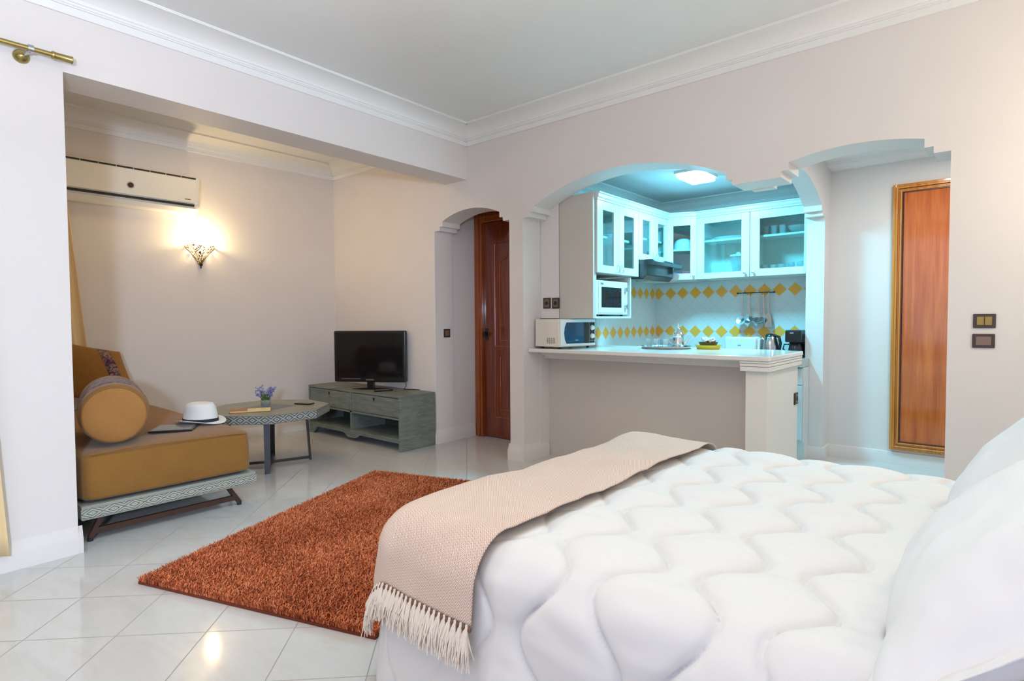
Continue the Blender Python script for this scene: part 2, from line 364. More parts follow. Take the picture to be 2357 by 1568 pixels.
# cornices
def corn(zb,zt,w):
    h=zt-zb
    pr=[(0,0),(.012,0),(.012,.30),(.022,.30),(.022,.36),(.028,.36),(.028,.46),(.036,.46)]
    pr+=[(.036+(w-.055)*(1-math.cos(t*PI/2/6)),.46+.44*math.sin(t*PI/2/6)) for t in range(1,7)]
    pr+=[(w-.004,.90),(w-.004,.95),(w,.95),(w,1.0),(0,1.0)]
    return [(d,zb+z*h) for d,z in pr]
pc=corn(2.768,ZC,.19)
struct(MB().sweep((lw(-2.3),-2.3,0),(lw(YB),YB,0),(1,0,0),pc),'trim_1',M['trim'],smooth=25)
struct(MB().sweep((1.3,YB,0),(-3.70,YB,0),(0,-1,0),pc),'trim_2',M['trim'],smooth=25)
pc=corn(2.815,2.955,.17)
struct(MB().sweep((XA,.7,0),(XA,YB,0),(1,0,0),pc),'trim_3',M['trim'],smooth=25)
struct(MB().sweep((-3.98,YB,0),(XA,YB,0),(0,-1,0),pc),'trim_4',M['trim'],smooth=25)
pc=corn(2.31,2.42,.13)
struct(MB().sweep((-1.27,YK,0),(XK,YK,0),(0,-1,0),pc),'trim_5',M['trim'],smooth=25)
struct(MB().sweep((XK,YB+TH,0),(XK,YK,0),(1,0,0),pc),'trim_6',M['trim'],smooth=25)
# baseboards
pbh=[(0,.105),(.012,.103),(.014,.10),(.014,0),(0,0)]
pb=[(0,.14),(.003,.125),(.013,.095),(.018,.08),(.018,0),(0,0)]
def base(name,*segs):
    b=MB()
    for A,B,d in segs: b.sweep((*A,0),(*B,0),(*d,0),pbh if 'hall' in name or 'alcove' in name else pb)
    struct(b,name,M['wall'],smooth=50)
base('baseboard_left',((lw(-2.3),-2.3),(lw(.778),.78),(1,0)),((-3.62,.762),(-3.92,.762),(0,1)))
base('baseboard_alcove',((XA,.7),(XA,YB),(1,0)))
base('baseboard_back',((-4.142,YB),(XA,YB),(0,-1)),((-3.045,YB),(-3.195,YB),(0,-1)),((1.3,YB),(-.207,YB),(0,-1)))
base('baseboard_jamb',((-4.142,YB+TH),(-4.142,YB),(1,0)),((-3.195,YB-.02),(-3.195,YB+TH),(-1,0)),((-3.045,4.05),(-3.045,YB-.02),(1,0)))
base('baseboard_passage',((-4.155,YB+TH),(-4.155,4.25),(1,0)))
base('baseboard_hall',((.9,5.57),(-1.13,5.57),(0,-1)),((-1.13,5.36),(-1.13,5.57),(1,0)),((-1.11,5.36),(-1.27,5.36),(0,-1)))
# counter half wall, column and mouldings
struct(MB().box(-3.05,-1.26,4.06,4.068,0,.925).box(-2.83,-1.26,4.068,4.22,0,.925),'wall_counter',paint('counter_wall_shade',(.62,.555,.505,1)))  # beige darkened to paint in the shade under the bar ledge
b=MB().box(-1.26,-1.12,3.82,4.53,0,.87)
struct(b,'wall_column',M['cream'],bevel=.004)
b=MB()
for k,(z0,z1,e) in enumerate(((.862,.891,.022),(.8935,.911,.023),(.9135,.928,.024))): b.box(-1.26-e,-1.12+e,3.82-e-.02,4.53+e,z0,z1)
b.box(-1.262,-1.118,3.803,4.54,.86,.928)
struct(b,'trim_7',M['cream'],bevel=.003)
b=MB().box(-3.04,-1.29,3.95,4.07,.895,.928).box(-3.04,-1.29,4.00,4.07,.865,.895)
struct(b,'trim_9',M['cream'])
ct=MB().prism([(-3.04,3.765),(-1.10,3.765),(-1.092,3.775),(-1.092,4.56),(-1.30,4.66),(XK+.002,4.66),(XK+.002,4.518),(-3.04,4.518)],'z',.929,.96)
tag(ct.build('countertop',M['counter'],bevel=.006),'cream breakfast bar countertop on the half wall in the kitchen arch','countertop')
# ------------------------------------------------------------------ doors
d1=MB().box(-4.04,-3.2,4.29,4.328,.01,2.19).build('door_1',M['door_red'],kind='structure')
b=MB()
for x0,x1,yy in ((-4.153,-4.10,4.262),(-4.10,-4.075,4.245),(-4.075,-4.045,4.255)): b.box(x0,x1,yy,4.329,0,2.30)
b.box(-4.045,-3.2,4.255,4.329,2.195,2.23).box(-4.045,-3.2,4.245,4.329,2.23,2.26).box(-4.045,-3.2,4.262,4.329,2.26,2.31)
b.build('frame',M['frame_red'],d1,bevel=.004)
def mould(pts,r,nm,mat,par): MB().tube([*pts,pts[0]],r,6).build(nm,mat,par,smooth=40)
def panelpts(x0,x1,z0,z1,y,archd=0,n=8):
    p=[(x0,y,z0),(x1,y,z0),(x1,y,z1-archd)]
    p+=[(x1-(x1-x0)*k/n,y,z1-archd+archd*math.sin(PI*k/n)) for k in range(1,n)] if archd else []
    return p+[(x0,y,z1-archd)]
for nm,(x0,x1,z0,z1,ad) in (('moulding',(-3.89,-3.35,.94,1.97,0)),('moulding',(-3.82,-3.42,1.0,1.86,.08)),('moulding',(-3.89,-3.35,.22,.90,0)),('moulding',(-3.82,-3.42,.30,.83,0))): mould(panelpts(x0,x1,z0,z1,4.289,ad),.008,nm,M['door_red_edge'],d1)
MB().box(-4.022,-3.985,4.282,4.29,1.0,1.12).lathe([(.001,-.05),(.02,-.048),(.026,-.03),(.018,-.012),(.01,0)],(-4.0,4.285,1.06),14,'y').build('handle',M['black'],d1,smooth=40)
d2=MB().box(-.60,.12,5.545,5.569,.17,2.22).build('door_2',M['door_or'],kind='structure')
b=MB()
for o0,o1,yy in ((0,.022,5.535),(.022,.036,5.522),(.036,.05,5.54),(.05,.062,5.528)):
    b.box(-.676+o0,-.676+o1,yy,5.569,.125+o0,2.27-o0).box(-.676+o1,.15,yy,5.569,2.27-o1,2.27-o0).box(-.676+o1,.15,yy,5.569,.125+o0,.125+o1)
b.build('frame',M['frame_or'],d2,bevel=.003)
MB().box(-.614,-.606,5.534,5.569,.19,2.21).box(-.606,.12,5.534,5.569,2.2,2.208).box(-.606,.12,5.534,5.569,.19,.198).build('groove',M['frame_dark'],d2)
# ------------------------------------------------------------------ switches and sockets
def plate(name,label,cat,c,nrm,w,h,inmat,nin=1,mat=None,hole=False):
    t=thing(name,label,cat,c,{'-y':0,'+x':PI/2}[nrm])
    MB().box(-w/2,w/2,-.009,0,-h/2,h/2).build('plate',mat or M['bronze'],t,local=True,bevel=.003)
    iw=w-.026; 
    for k in range(nin):
        x0=-iw/2+iw*k/nin; b=MB().box(x0+.001,x0+iw/nin-.001,-.012,-.008,-h/2+.013,h/2-.013)
        o=b.build('socket_face' if hole else 'rocker',inmat,t,local=True,bevel=.002)
        if hole: MB().lathe([(.001,-.0135),(.018,-.0135),(.018,-.0115)],(0,0,0),16,'y').build('socket_hole',M['ac_gap'],t,local=True)
    return t
plate('light_switch','bronze double light switch with gold rockers on the right wall, the upper plate','switch',(-.06,YB,1.182),'-y',.088,.07,M['gold_in'],2)
plate('light_switch','bronze single light switch with brown rocker on the right wall, the lower plate','switch',(-.062,YB,1.082),'-y',.088,.07,M['bronze_in'])
plate('light_switch','small dark brown light switch on the arch jamb beside the wooden door','switch',(-4.142,3.855,1.077),'+x',.082,.082,M['bronze_in'])
plate('wall_socket','brown wall socket above the cream microwave, nearer the arch edge','socket',(-2.965,YB+TH-.001,1.345),'-y',.078,.092,M['bronze_in'],1,M['plate_dk'],True)
plate('wall_socket','brown wall socket above the cream microwave, nearer the tall kitchen panel','socket',(-2.872,YB+TH-.001,1.343),'-y',.078,.092,M['bronze_in'],1,M['plate_dk'],True)
plate('wall_socket','dark wall socket on the side of the white counter column','socket',(-1.12,4.47,.62),'+x',.085,.085,M['bronze_in'],1,M['plate_dk'],True)
# ------------------------------------------------------------------ curtain rod and curtains
t=thing('curtain_rod','brass curtain rod with textured finial on the upper left wall','curtain rod',(-3.57,.2,2.52))
MB().tube([(-3.57,-.9,2.52),(-3.57,.72,2.52)],.0125,16).build('pole',M['brass'],t,smooth=40)
b=MB().lathe([(.001,0),(.017,0),(.019,.004),(.019,.01),(.0165,.012),(.0165,.075),(.018,.078),(.018,.084),(.001,.084)],(-3.57,.705,2.52),18,'y'); b.build('finial',M['brass'],t,smooth=40)
MB().lathe([(.012,-.011),(.019,-.011),(.019,.011),(.012,.011)],(-3.57,.625,2.52),18,'y').tube([(-3.57,.622,2.505),(-3.60,.61,2.497),(-3.64,.60,2.495)],.006,8).build('bracket',M['steel'],t,smooth=40)
MB().lathe([(.001,.03),(.012,.028),(.022,.018),(.032,.008),(.034,0)],(-3.637,.60,2.495),20,'x').build('rosette',M['brass'],t,smooth=40)
def curtain(name,label,y0,y1a,y1b,x,z0,z1,amp,waves,mat,xd=0):
    nu,nv=120,24; V=[];Fc=[]
    for j in range(nv+1):
        tz=j/nv; z=z1+(z0-z1)*tz; y1=y1a+(y1b-y1a)*tz
        for i in range(nu+1):
            s=i/nu; V.append((x+amp*(.4+.6*tz)*math.sin(s*waves*2*PI+.6*math.sin(3*tz)),y0+(y1-y0)*s,z))
    for j in range(nv):
        for i in range(nu): k=j*(nu+1)+i; Fc.append((k,k+1,k+nu+2,k+nu+1))
    o=npmesh(name,V,Fc,mat); sm=o.modifiers.new('solid','SOLIDIFY'); sm.thickness=.004; return tag(o,label,'curtain')
curtain('curtain','cream curtain hanging from the brass rod at the left edge',-.75,.35,.482,-3.575,.09,2.50,.03,7,M['curtain'])
curtain('curtain','cream curtain beside the mustard sofa, below the air conditioner',.80,1.215,1.335,-5.80,.745,2.19,.025,5,M['curtain'])
# ------------------------------------------------------------------ air conditioner
t=thing('air_conditioner','white wall-mounted air conditioner above the sofa alcove','air conditioner',(XA,1.45,2.21))
prof=[(XA+.001,2.21),(XA+.10,2.20),(XA+.15,2.215),(XA+.185,2.25),(XA+.2,2.30),(XA+.2,2.52),(XA+.18,2.54),(XA+.001,2.545)]
MB().prism(prof,'y',.74,2.185).build('body',M['ac'],t,bevel=.02,seg=4,smooth=50)
MB().box(XA+.196,XA+.206,.78,2.155,2.29,2.505).build('front_panel',M['ac'],t,bevel=.004)
b=MB()
for k in range(11): y0=.78+k*.125; b.box(XA+.19,XA+.2035,y0,min(y0+.119,2.15),2.511,2.525)
b.build('intake_slot',M['ac_gap'],t)
MB().obox((XA+.198,1.44,2.272),(.014,1.38,.021),0,0,.15).build('outlet_slot',M['ac_gap'],t)
MB().obox((XA+.168,1.45,2.229),(.05,1.4,.004),0,0,-.75).build('louver',M['ac'],t)
MB().lathe([(.001,.011),(.021,.011),(.021,.0)],(XA+.2,1.625,2.372),20,'x').build('badge',M['ac_gap'],t,label='round black badge')
MB().lathe([(.022,.008),(.028,.008),(.028,0)],(XA+.2,1.625,2.372),20,'x').build('badge_ring',M['steel'],t)
MB().box(XA+.206,XA+.2065,2.05,2.10,2.318,2.326).build('logo',M['bronze_in'],t)
# ------------------------------------------------------------------ wall sconce
t=thing('wall_sconce','lit pierced brass wall sconce with pointed base','wall lamp',(XA,2.245,1.74))
V=MB(); nh=10; zs=[1.750+.172*k/nh for k in range(nh+1)]
ang=[-PI/2+PI*j/4 for j in range(5)]
for k,z in enumerate(zs):
    rr=.016+.120*(k/nh)**1.5
    for a in ang: V.v.append((XA+.003+rr*math.cos(a)*.95,2.245+rr*math.sin(a),z+ (.012*(abs(math.sin(2*a))) if k==nh else 0)))
for k in range(nh):
    for j in range(4): V.f.append((k*5+j,k*5+j+1,k*5+6+j,k*5+5+j))
V.build('shade',M['filigree'],t)
b=MB()
for j,a in enumerate(ang): b.tube([V.v[k*5+j] for k in range(nh+1)],.0022,6)
b.tube([V.v[nh*5+j] for j in range(5)],.0022,6); b.build('rim',M['brass'],t,smooth=40)
MB().lathe([(.001,-.035),(.008,-.025),(.004,-.018),(.014,-.005),(.019,.012),(.012,.02),(.001,.022)],(XA+.02,2.245,1.748),12).build('finial',M['bronze'],t,smooth=50)
MB().ball((XA+.055,2.245,1.90),.022,12,1.5).build('bulb',M['bulb'],t,smooth=60)
# ------------------------------------------------------------------ sofa bench
t=thing('sofa_bench','low bench with carved grey border and brown steel legs under the mustard seat','sofa',(-4.8,1.27,0))
SX0,SX1,SY0,SY1=-5.83,-3.725,.795,1.745
MB().box(SX0,SX1-.004,SY0+.004,SY1-.004,.135,.21).build('platform',M['plat'],t)
b=MB(); L=SY1-SY0; W2=SX1-SX0
b.quad([(SX1,SY0,.142),(SX1,SY1,.142),(SX1,SY1,.196),(SX1,SY0,.196)],[(0,0),(L,0),(L,.06),(0,.06)])
b.quad([(SX1,SY1,.142),(SX0,SY1,.142),(SX0,SY1,.196),(SX1,SY1,.196)],[(0,0),(W2,0),(W2,.06),(0,.06)])
b.build('carved_border',M['carved_sofa'],t)
for xx in (-3.785,-5.6):
    for y0,y1 in ((.90,.845),(1.58,1.655)):
        o=MB().tube([(xx,y0,.136),(xx,y1,.018)],.017,4,True).build('leg',M['steel_br'],t)
        MB().lathe([(.001,0),(.014,0),(.014,.018),(.001,.018)],(xx,y1,0),10).build('foot_pad',M['rubber'],o)
    MB().box(xx-.012,xx+.012,.86,1.64,.038,.068).build('stretcher',M['steel_br'],t)
# mattress seat cushion
def cushion(name,x0,x1,y0,y1,z0,z1,mat,r=.05,puff=.02,parent=None,nu=60,nv=36,seed=0):
    bm=[]; V=[];Fc=[]; NU,NV=nu,nv
    def sup(a,p): return math.copysign(abs(a)**p,a)
    n1,n2=96,24
    for j in range(n2+1):
        la=-PI/2+PI*j/n2
        for i in range(n1):
            lo=2*PI*i/n1; e=.11; f=.15
            cx=sup(math.cos(la),f)*sup(math.cos(lo),e); cy=sup(math.cos(la),f)*sup(math.sin(lo),e); cz=sup(math.sin(la),f)
            p=Vector(((x0+x1)/2+cx*(x1-x0)/2,(y0+y1)/2+cy*(y1-y0)/2,(z0+z1)/2+cz*(z1-z0)/2))
            d=noise.noise(Vector((p.x*4,p.y*4,p.z*5+seed)))*puff+noise.noise(Vector((p.x*9,p.y*26,p.z*3+seed)))*puff*.35
            p+=Vector((cx,cy,max(cz,-.2))).normalized()*d; V.append(p)
    for j in range(n2):
        for i in range(n1): Fc.append((j*n1+i,j*n1+(i+1)%n1,(j+1)*n1+(i+1)%n1,(j+1)*n1+i))
    return npmesh(name,[tuple(p) for p in V],Fc,mat,parent)
t=thing('seat_cushion','thick mustard seat cushion on the carved bench','cushion',(-4.8,1.27,.21))
cushion('padding',-5.82,-3.73,.80,1.735,.213,.492,M['mustard'],puff=.012,parent=t)
b=MB(); b.tube([(-3.738,.84,.482),(-3.733,1.05,.494),(-3.733,1.3,.487),(-3.735,1.55,.482),(-3.742,1.69,.47)],.004,6); b.build('seam',M['mustard'],t,smooth=50)
# bolster
t=thing('bolster','round mustard bolster with purple band lying on the sofa seat','bolster',(-3.83,.99,.676),math.radians(-13))
BR=.174
MB().lathe([(BR*.88,.0),(BR*.96,-.018),(BR*.985,-.05),(BR,-.09),(BR,-.11)],(0,0,0),40,'x').build('cover',M['mustard'],t,smooth=60,local=True)
MB().lathe([(.001,.012),(BR*.5,.011),(BR*.8,.005),(BR*.885,-.002)],(0,0,0),40,'x').build('end_cap',M['mustard2'],t,smooth=60,local=True)
MB().lathe([(BR,-.11),(BR+.003,-.12),(BR+.003,-.5),(BR,-.52)],(0,0,0),40,'x').build('purple_band',M['purple'],t,smooth=60,local=True)
MB().lathe([(BR,-.52),(BR,-.66),(.15,-.7),(.001,-.705)],(0,0,0),40,'x').build('cover_end',M['mustard'],t,smooth=60,local=True)
MB().tube([(-.002,BR*.89*math.cos(a),BR*.89*math.sin(a)) for a in [2*PI*k/40 for k in range(41)]],.004,6).build('piping',M['mustard'],t,smooth=60,local=True)
# pillow generator (u: width axis, v: height axis, n: thickness axis)
def pillow(name,c,U,Vv,w,h,tk,mat,parent=None,n=40,flange=0,seed=0,wr=.008,pw=.5,sub=None):
    U=Vector(U).normalized();Vv=Vector(Vv).normalized();N=U.cross(Vv).normalized();c=Vector(c)
    P=[];Fc=[];idx={}
    def pt(i,j,side):
        u=-1+2*i/n;v=-1+2*j/n; bd=i in (0,n) or j in (0,n)
        key=(i,j,0 if bd else side)
        if key in idx: return idx[key]
        fl=flange; uu=max(-1,min(1,u*(1+fl)));vv=max(-1,min(1,v*(1+fl)))
        t=tk/2*max(0,(1-abs(uu)**2.4)*(1-abs(vv)**2.4))**pw
        x=w/2*u*(1-.045*(1-v*v)*abs(u)**3); y=h/2*v*(1-.045*(1-u*u)*abs(v)**3)
        p=c+U*x+Vv*y
        wv=noise.noise(Vector((p.x*7+seed,p.y*7,p.z*7)))*wr+noise.noise(Vector((p.x*18+seed,p.y*18,p.z*18)))*wr*.4
        p+=N*side*(t+.003*(0 if bd else 1)+(wv if t>.01 else wv*.6))
        idx[key]=len(P);P.append(tuple(p));return idx[key]
    for side in (1,-1):
        for i in range(n):
            for j in range(n):
                q=(pt(i,j,side),pt(i+1,j,side),pt(i+1,j+1,side),pt(i,j+1,side)); Fc.append(q if side>0 else q[::-1])
    return npmesh(name,P,Fc,mat,parent)
t=thing('throw_pillow','square mustard pillow with purple stripe against the alcove wall','pillow',(-5.62,1.35,.49))
a=math.radians(15); U=Vector((.12,math.cos(a),-math.sin(a))); Vv=Vector((-.22,math.sin(-a)*1.0,math.cos(a)))
pillow('cover',(-5.60,1.325,.784),U,Vv,.50,.50,.16,M['mustard'],t,seed=3)
# purple stripe: a raised strip following the pillow face
N=U.normalized().cross(Vv.normalized()).normalized(); sv=[];sf=[]; nn=30
for j in range(nn+1):
    v=-1+2*j/nn
    for k,u in enumerate((.30,.42,.54,.66)):
        tt=.08*max(0,(1-abs(u)**2.4)*(1-abs(v)**2.4))**.5
        x=.25*u*(1-.045*(1-v*v)*abs(u)**3); y=.25*v*(1-.045*(1-u*u)*abs(v)**3); p=Vector((-5.60,1.325,.784))+U.normalized()*x+Vv.normalized()*y
        wv=noise.noise(Vector((p.x*7+3,p.y*7,p.z*7)))*.008+noise.noise(Vector((p.x*18+3,p.y*18,p.z*18)))*.0032
        sv.append(tuple(p+N*(tt+.0055+wv*(1 if tt>.01 else .6))))
for j in range(nn):
    for k in range(3): sf.append((j*4+k,j*4+k+1,j*4+5+k,j*4+4+k))
npmesh('purple_stripe',sv,sf,M['purple'],t)
# hat and tablet
hc=Vector((-4.235,1.60,.50)); ha=math.radians(25)
t=thing('hat','white fedora hat with black band lying on the mustard seat','hat',hc,ha)
def ring(r,z,sag=0,n=40,dent=0): return [(r*1.18*math.cos(2*PI*k/n),r*.92*math.sin(2*PI*k/n),z+sag*math.cos(4*PI*k/n)) for k in range(n)]
b=MB(); R=[ring(.150,.016,-.014),ring(.148,.019,-.014),ring(.125,.010,-.006),ring(.104,.012),ring(.102,.02),ring(.098,.07),ring(.091,.108),ring(.078,.134),ring(.055,.140),ring(.025,.122),ring(.003,.116)]
for r_ in R: b.v+=r_
for k in range(len(R)-1):
    for j in range(40): b.f.append((k*40+j,k*40+(j+1)%40,(k+1)*40+(j+1)%40,(k+1)*40+j))
b.build('crown',M['straw'],t,local=True,smooth=60)
b=MB(); R=[ring(.1065,.012),ring(.1045,.034)]
for r_ in R: b.v+=r_
for j in range(40): b.f.append((j,(j+1)%40,40+(j+1)%40,40+j))
b.build('hat_band',M['band'],t,local=True,smooth=60)
t=thing('tablet','grey tablet in dark case lying on the seat between bolster and hat','tablet',(-4.13,1.40,.496),math.radians(58))
MB().box(-.125,.125,-.12,.12,0,.012).build('case',M['black'],t,local=True,bevel=.003)
MB().box(-.112,.112,-.108,.108,.012,.0135).build('screen',Mat('tablet_screen',lin(120,122,120),.15).m,t,local=True)
# ------------------------------------------------------------------ coffee table
tc=(-4.655,2.30)
t=thing('coffee_table','octagonal grey coffee table with carved rim on steel legs','table',(*tc,0))
off=math.radians(20); oc=[(tc[0]+.485*math.cos(off+k*PI/4),tc[1]+.485*math.sin(off+k*PI/4)) for k in range(8)]
MB().prism(oc,'z',.415,.485).build('tabletop',M['table_top'],t,bevel=.003)
b=MB()
for k in range(8):
    p,q=oc[k],oc[(k+1)%8]; e=1.004; p=[tc[i]+(p[i]-tc[i])*e for i in (0,1)]; q=[tc[i]+(q[i]-tc[i])*e for i in (0,1)]
    b.quad([(*p,.418),(*q,.418),(*q,.480),(*p,.480)],[(0,0),(.375,0),(.375,.07),(0,.07)])
b.build('carved_rim',M['carved_table'],t)
b=MB().box(-.15,.15,-.15,.15,.485,.4858); b.xf(Matrix.Translation((tc[0],tc[1],0))@Matrix.Rotation(off,4,'Z')); b.build('tile_inlay',M['inlay'],t)
for k in range(4):
    a=math.radians(-30+k*90+ (12 if k==1 else 0)); d=Vector((math.cos(a),math.sin(a),0)); s=Vector((-d.y,d.x,0)); C=Vector((*tc,0))
    b=MB(); p0=C+d*.30+Vector((0,0,.414)); p1=C+d*.325
    q=[]
    for P,w in ((p1,.02),(p0,.024)):
        for sx,sy in ((-1,-1),(1,-1),(1,1),(-1,1)): q.append(P+d*sx*w*.35+s*sy*w)
    b.add(q,[(3,2,1,0),(4,5,6,7),(0,1,5,4),(1,2,6,5),(2,3,7,6),(3,0,4,7)]); b.build('leg',M['steel_gr'],t)
    b=MB().obox(C+d*.16+Vector((0,0,.02+.0005*k)),(.31,.024,.02),a); b.build('foot_bar',M['steel_gr'],t)
# things on the table
t=thing('flower_pot','small glass pot of blue flowers on the octagonal table','potted flowers',(-4.68,2.285,.4862))
P0=Vector((-4.68,2.285,.4862))
MB().lathe([(.001,.002),(.036,.002),(.042,.03),(.043,.06),(.041,.06),(.039,.03),(.033,.006),(.001,.006)],P0,20).build('pot',M['glass2'],t,smooth=50)
MB().lathe([(.001,.007),(.032,.007),(.037,.028),(.001,.03)],P0,16).build('soil',M['soil'],t,smooth=50)
b=MB()
for k in range(22):
    a=random.uniform(0,6.28); r=random.uniform(.005,.034); b.ball(P0+Vector((r*math.cos(a),r*math.sin(a),.036+random.uniform(0,.012))),.009,6)
b.build('moss',M['moss'],t,smooth=60)
b=MB(); fl=MB()
for k in range(34):
    a=random.uniform(0,6.28); r=random.uniform(.004,.02); h=random.uniform(.075,.165); sp=random.uniform(.01,.075); d=Vector((math.cos(a),math.sin(a),0))
    p=[P0+d*r+Vector((0,0,.03)),P0+d*(r+sp*.35)+Vector((0,0,.03+h*.55)),P0+d*(r+sp)+Vector((0,0,.03+h))]
    if k%2: 
        b.tube(p,[.0022,.0016,.0006],4)
        for q in range(6): fl.ball(p[1].lerp(p[2],q/6+.1)+Vector((random.uniform(-.012,.012),random.uniform(-.012,.012),random.uniform(-.005,.005))),random.uniform(.0045,.008),6)
    else: 
        p=[P0+d*r+Vector((0,0,.03)),P0+d*(r+.012)+Vector((0,0,.03+h*.35)),P0+d*(r+.03)+Vector((0,0,.03+h*.6))]; b.tube(p,[.005,.0055,.001],4)
b.build('stem',M['leaf'],t); fl.build('blossom',M['petal'],t,smooth=60)
a=math.radians(56)
t=thing('book','small paperback with brown cover lying on the near side of the octagonal table','book',(-4.53,2.085,.486),math.radians(62))
MB().box(-.15,.15,-.05,.05,0,.003).box(-.15,-.02,-.051,.051,.015,.021).build('cover',M['book_cov'],t,local=True,bevel=.002)
MB().box(-.145,.148,-.046,.046,.003,.015).box(-.02,.148,-.046,.046,.015,.019).build('pages',M['paper'],t,local=True)
t=thing('smartphone','dark smartphone lying on the far right of the octagonal table','phone',(-4.575,2.575,.486),math.radians(20))
MB().box(-.078,.078,-.038,.038,0,.009).build('body',M['black'],t,local=True,bevel=.003)
MB().box(-.072,.072,-.034,.034,.009,.0095).build('screen',M['screen'],t,local=True)
# ------------------------------------------------------------------ television cabinet
CX0,CX1,CY0,CY1,CZ=-5.70,-4.13,3.26,3.685,.515
t=thing('tv_cabinet','grey-green painted low cabinet with two drawers under the television','cabinet',((CX0+CX1)/2,3.47,0))
MB().box(CX0,CX1,CY0,CY1,CZ-.022,CZ).build('top',M['cab_paint'],t,bevel=.002)
for xx in (CX0,CX1-.025): MB().box(xx,xx+.025,CY0,CY1,0,CZ-.022).build('side_panel',M['cab_paint'],t,bevel=.002)
xm=(CX0+CX1)/2
MB().box(xm-.012,xm+.012,CY0+.004,CY1-.01,.118,CZ-.022).build('divider',M['cab_paint'],t)
MB().box(CX0+.025,CX1-.025,CY0+.004,CY1-.01,.095,.118).build('shelf',M['cab_paint'],t)
MB().box(CX0+.025,CX1-.025,CY0+.004,CY1-.01,.29,.308).build('drawer_rail',M['cab_paint'],t)
MB().box(CX0+.025,CX1-.025,CY1-.012,CY1-.004,.05,CZ-.022).build('back_panel',M['cab_dark'],t)
ap=[(CX0+.025,.095),(CX1-.025,.095),(CX1-.025,.075),(xm+.15,.075),(xm+.12,.068),(xm+.09,.045),(xm+.06,.035),(xm-.06,.035),(xm-.09,.045),(xm-.12,.068),(xm-.15,.075),(CX0+.16,.075),(CX0+.13,.06),(CX0+.11,.03),(CX0+.07,.0),(CX0+.025,.0)]
MB().prism(ap,'y',CY0+.008,CY0+.026).build('apron',M['cab_paint'],t)
for x0,x1 in ((CX0+.027,xm-.014),(xm+.014,CX1-.027)):
    o=MB().box(x0+.002,x1-.002,CY0+.004,CY0+.4,.313,CZ-.028).build('drawer',M['cab_paint'],t,bevel=.002)
    xc=(x0+x1)/2
    MB().lathe([(.001,-.002),(.013,-.002),(.013,.001)],(xc,CY0+.002,.458),12,'y').prism([(xc-.004,.46),(xc+.004,.46),(xc+.006,.437),(xc-.006,.437)],'y',CY0,CY0+.004).build('keyhole',M['ac_gap'],o)
# television
t=thing('television','black flat-screen television on a swivel stand','television',(-4.85,3.46,CZ),math.radians(33))
MB().lathe([(.001,0),(.15,0),(.155,.006),(.12,.014),(.001,.018)],(0,0,0),36,'z',1.25,.62).build('stand_base',M['black'],t,local=True,smooth=40)
MB().box(-.035,.035,-.012,.03,.014,.085).build('stand_neck',M['black'],t,local=True,bevel=.004)
MB().box(-.378,.378,-.02,.045,.068,.588).box(-.25,.25,.045,.085,.13,.46).build('casing',M['black'],t,local=True,bevel=.012,seg=3)
MB().box(-.346,.346,-.0225,-.019,.118,.56).build('screen',M['screen'],t,local=True)
text('logo','SAMSUNG',.018,M['logo'],t,Matrix.Translation((0,-.0212,.092))@Matrix.Rotation(PI/2,4,'X'))
MB().box(-.3,-.1,-.0215,-.0205,.1,.102).build('trim_line',M['logo'],t,local=True)
tb=MB().tube([(-4.50,3.60,.517),(-4.47,3.61,.56),(-4.49,3.60,.62),(-4.56,3.57,.66)],.003,6).tube([(-4.50,3.60,.519),(-4.45,3.66,.519),(-4.35,3.68,.519)],.003,6)
tag(tb.build('power_cable',M['black'],smooth=60),'thin black cable behind the television','cable')
t=thing('remote_control','black remote control on the grey cabinet beside the television stand','remote control',(-4.56,3.40,CZ),math.radians(70))
MB().box(-.09,.09,-.023,.023,0,.018).build('body',M['black'],t,local=True,bevel=.006)
MB().box(-.075,.06,-.012,.012,.018,.0195).build('buttons',M['steel'],t,local=True)
# ------------------------------------------------------------------ rug
RC=[Vector((-2.985,.841,0)),Vector((-1.765,1.262,0)),Vector((-2.47,3.09,0)),Vector((-3.70,2.665,0))]
t=thing('rug','rust orange shaggy rug on the tiled floor','rug',(-2.73,1.96,0))
MB().prism([(p.x,p.y) for p in RC],'z',.001,.012).build('backing',M['rug_base'],t)
na,nb=285,430; A,B=np.meshgrid((np.arange(na)+.5)/na,(np.arange(nb)+.5)/nb,indexing='ij'); A=A.ravel()+rng.uniform(-.5,.5,na*nb)/na; B=B.ravel()+rng.uniform(-.5,.5,na*nb)/nb
A=A.clip(0.002,.998);B=B.clip(.002,.998)
q=[np.array(p)[:2] for p in RC]; base_=((1-A)*(1-B))[:,None]*q[0]+(A*(1-B))[:,None]*q[1]+(A*B)[:,None]*q[2]+((1-A)*B)[:,None]*q[3]
N_=len(A); th=rng.uniform(0,2*PI,N_); ln=rng.uniform(.008,.019,N_); hh=rng.uniform(.018,.034,N_); wd=.0021
dx=np.stack([np.cos(th),np.sin(th)],1); sd=np.stack([-np.sin(th+.5),np.cos(th+.5)],1)*wd
z=np.zeros((N_,1)); b0=np.hstack([base_-sd,z+.012]);b1=np.hstack([base_+sd,z+.012]); mid=base_+dx*(ln*.35)[:,None]; m0=np.hstack([mid-sd,(.012+hh*.6)[:,None]]);m1=np.hstack([mid+sd,(.012+hh*.6)[:,None]])
tp=base_+dx*ln[:,None]; t0=np.hstack([tp-sd*.7,(.012+hh*.85)[:,None]]);t1=np.hstack([tp+sd*.7,(.012+hh*.85)[:,None]])
Vr=np.stack([b0,b1,m0,m1,t0,t1],1).reshape(-1,3); k=np.arange(N_)*6
Fr=np.concatenate([np.stack([k,k+1,k+3,k+2],1),np.stack([k+2,k+3,k+5,k+4],1)])
o=npmesh('pile',Vr,Fr,M['rug'],t,False); o['kind']='stuff'
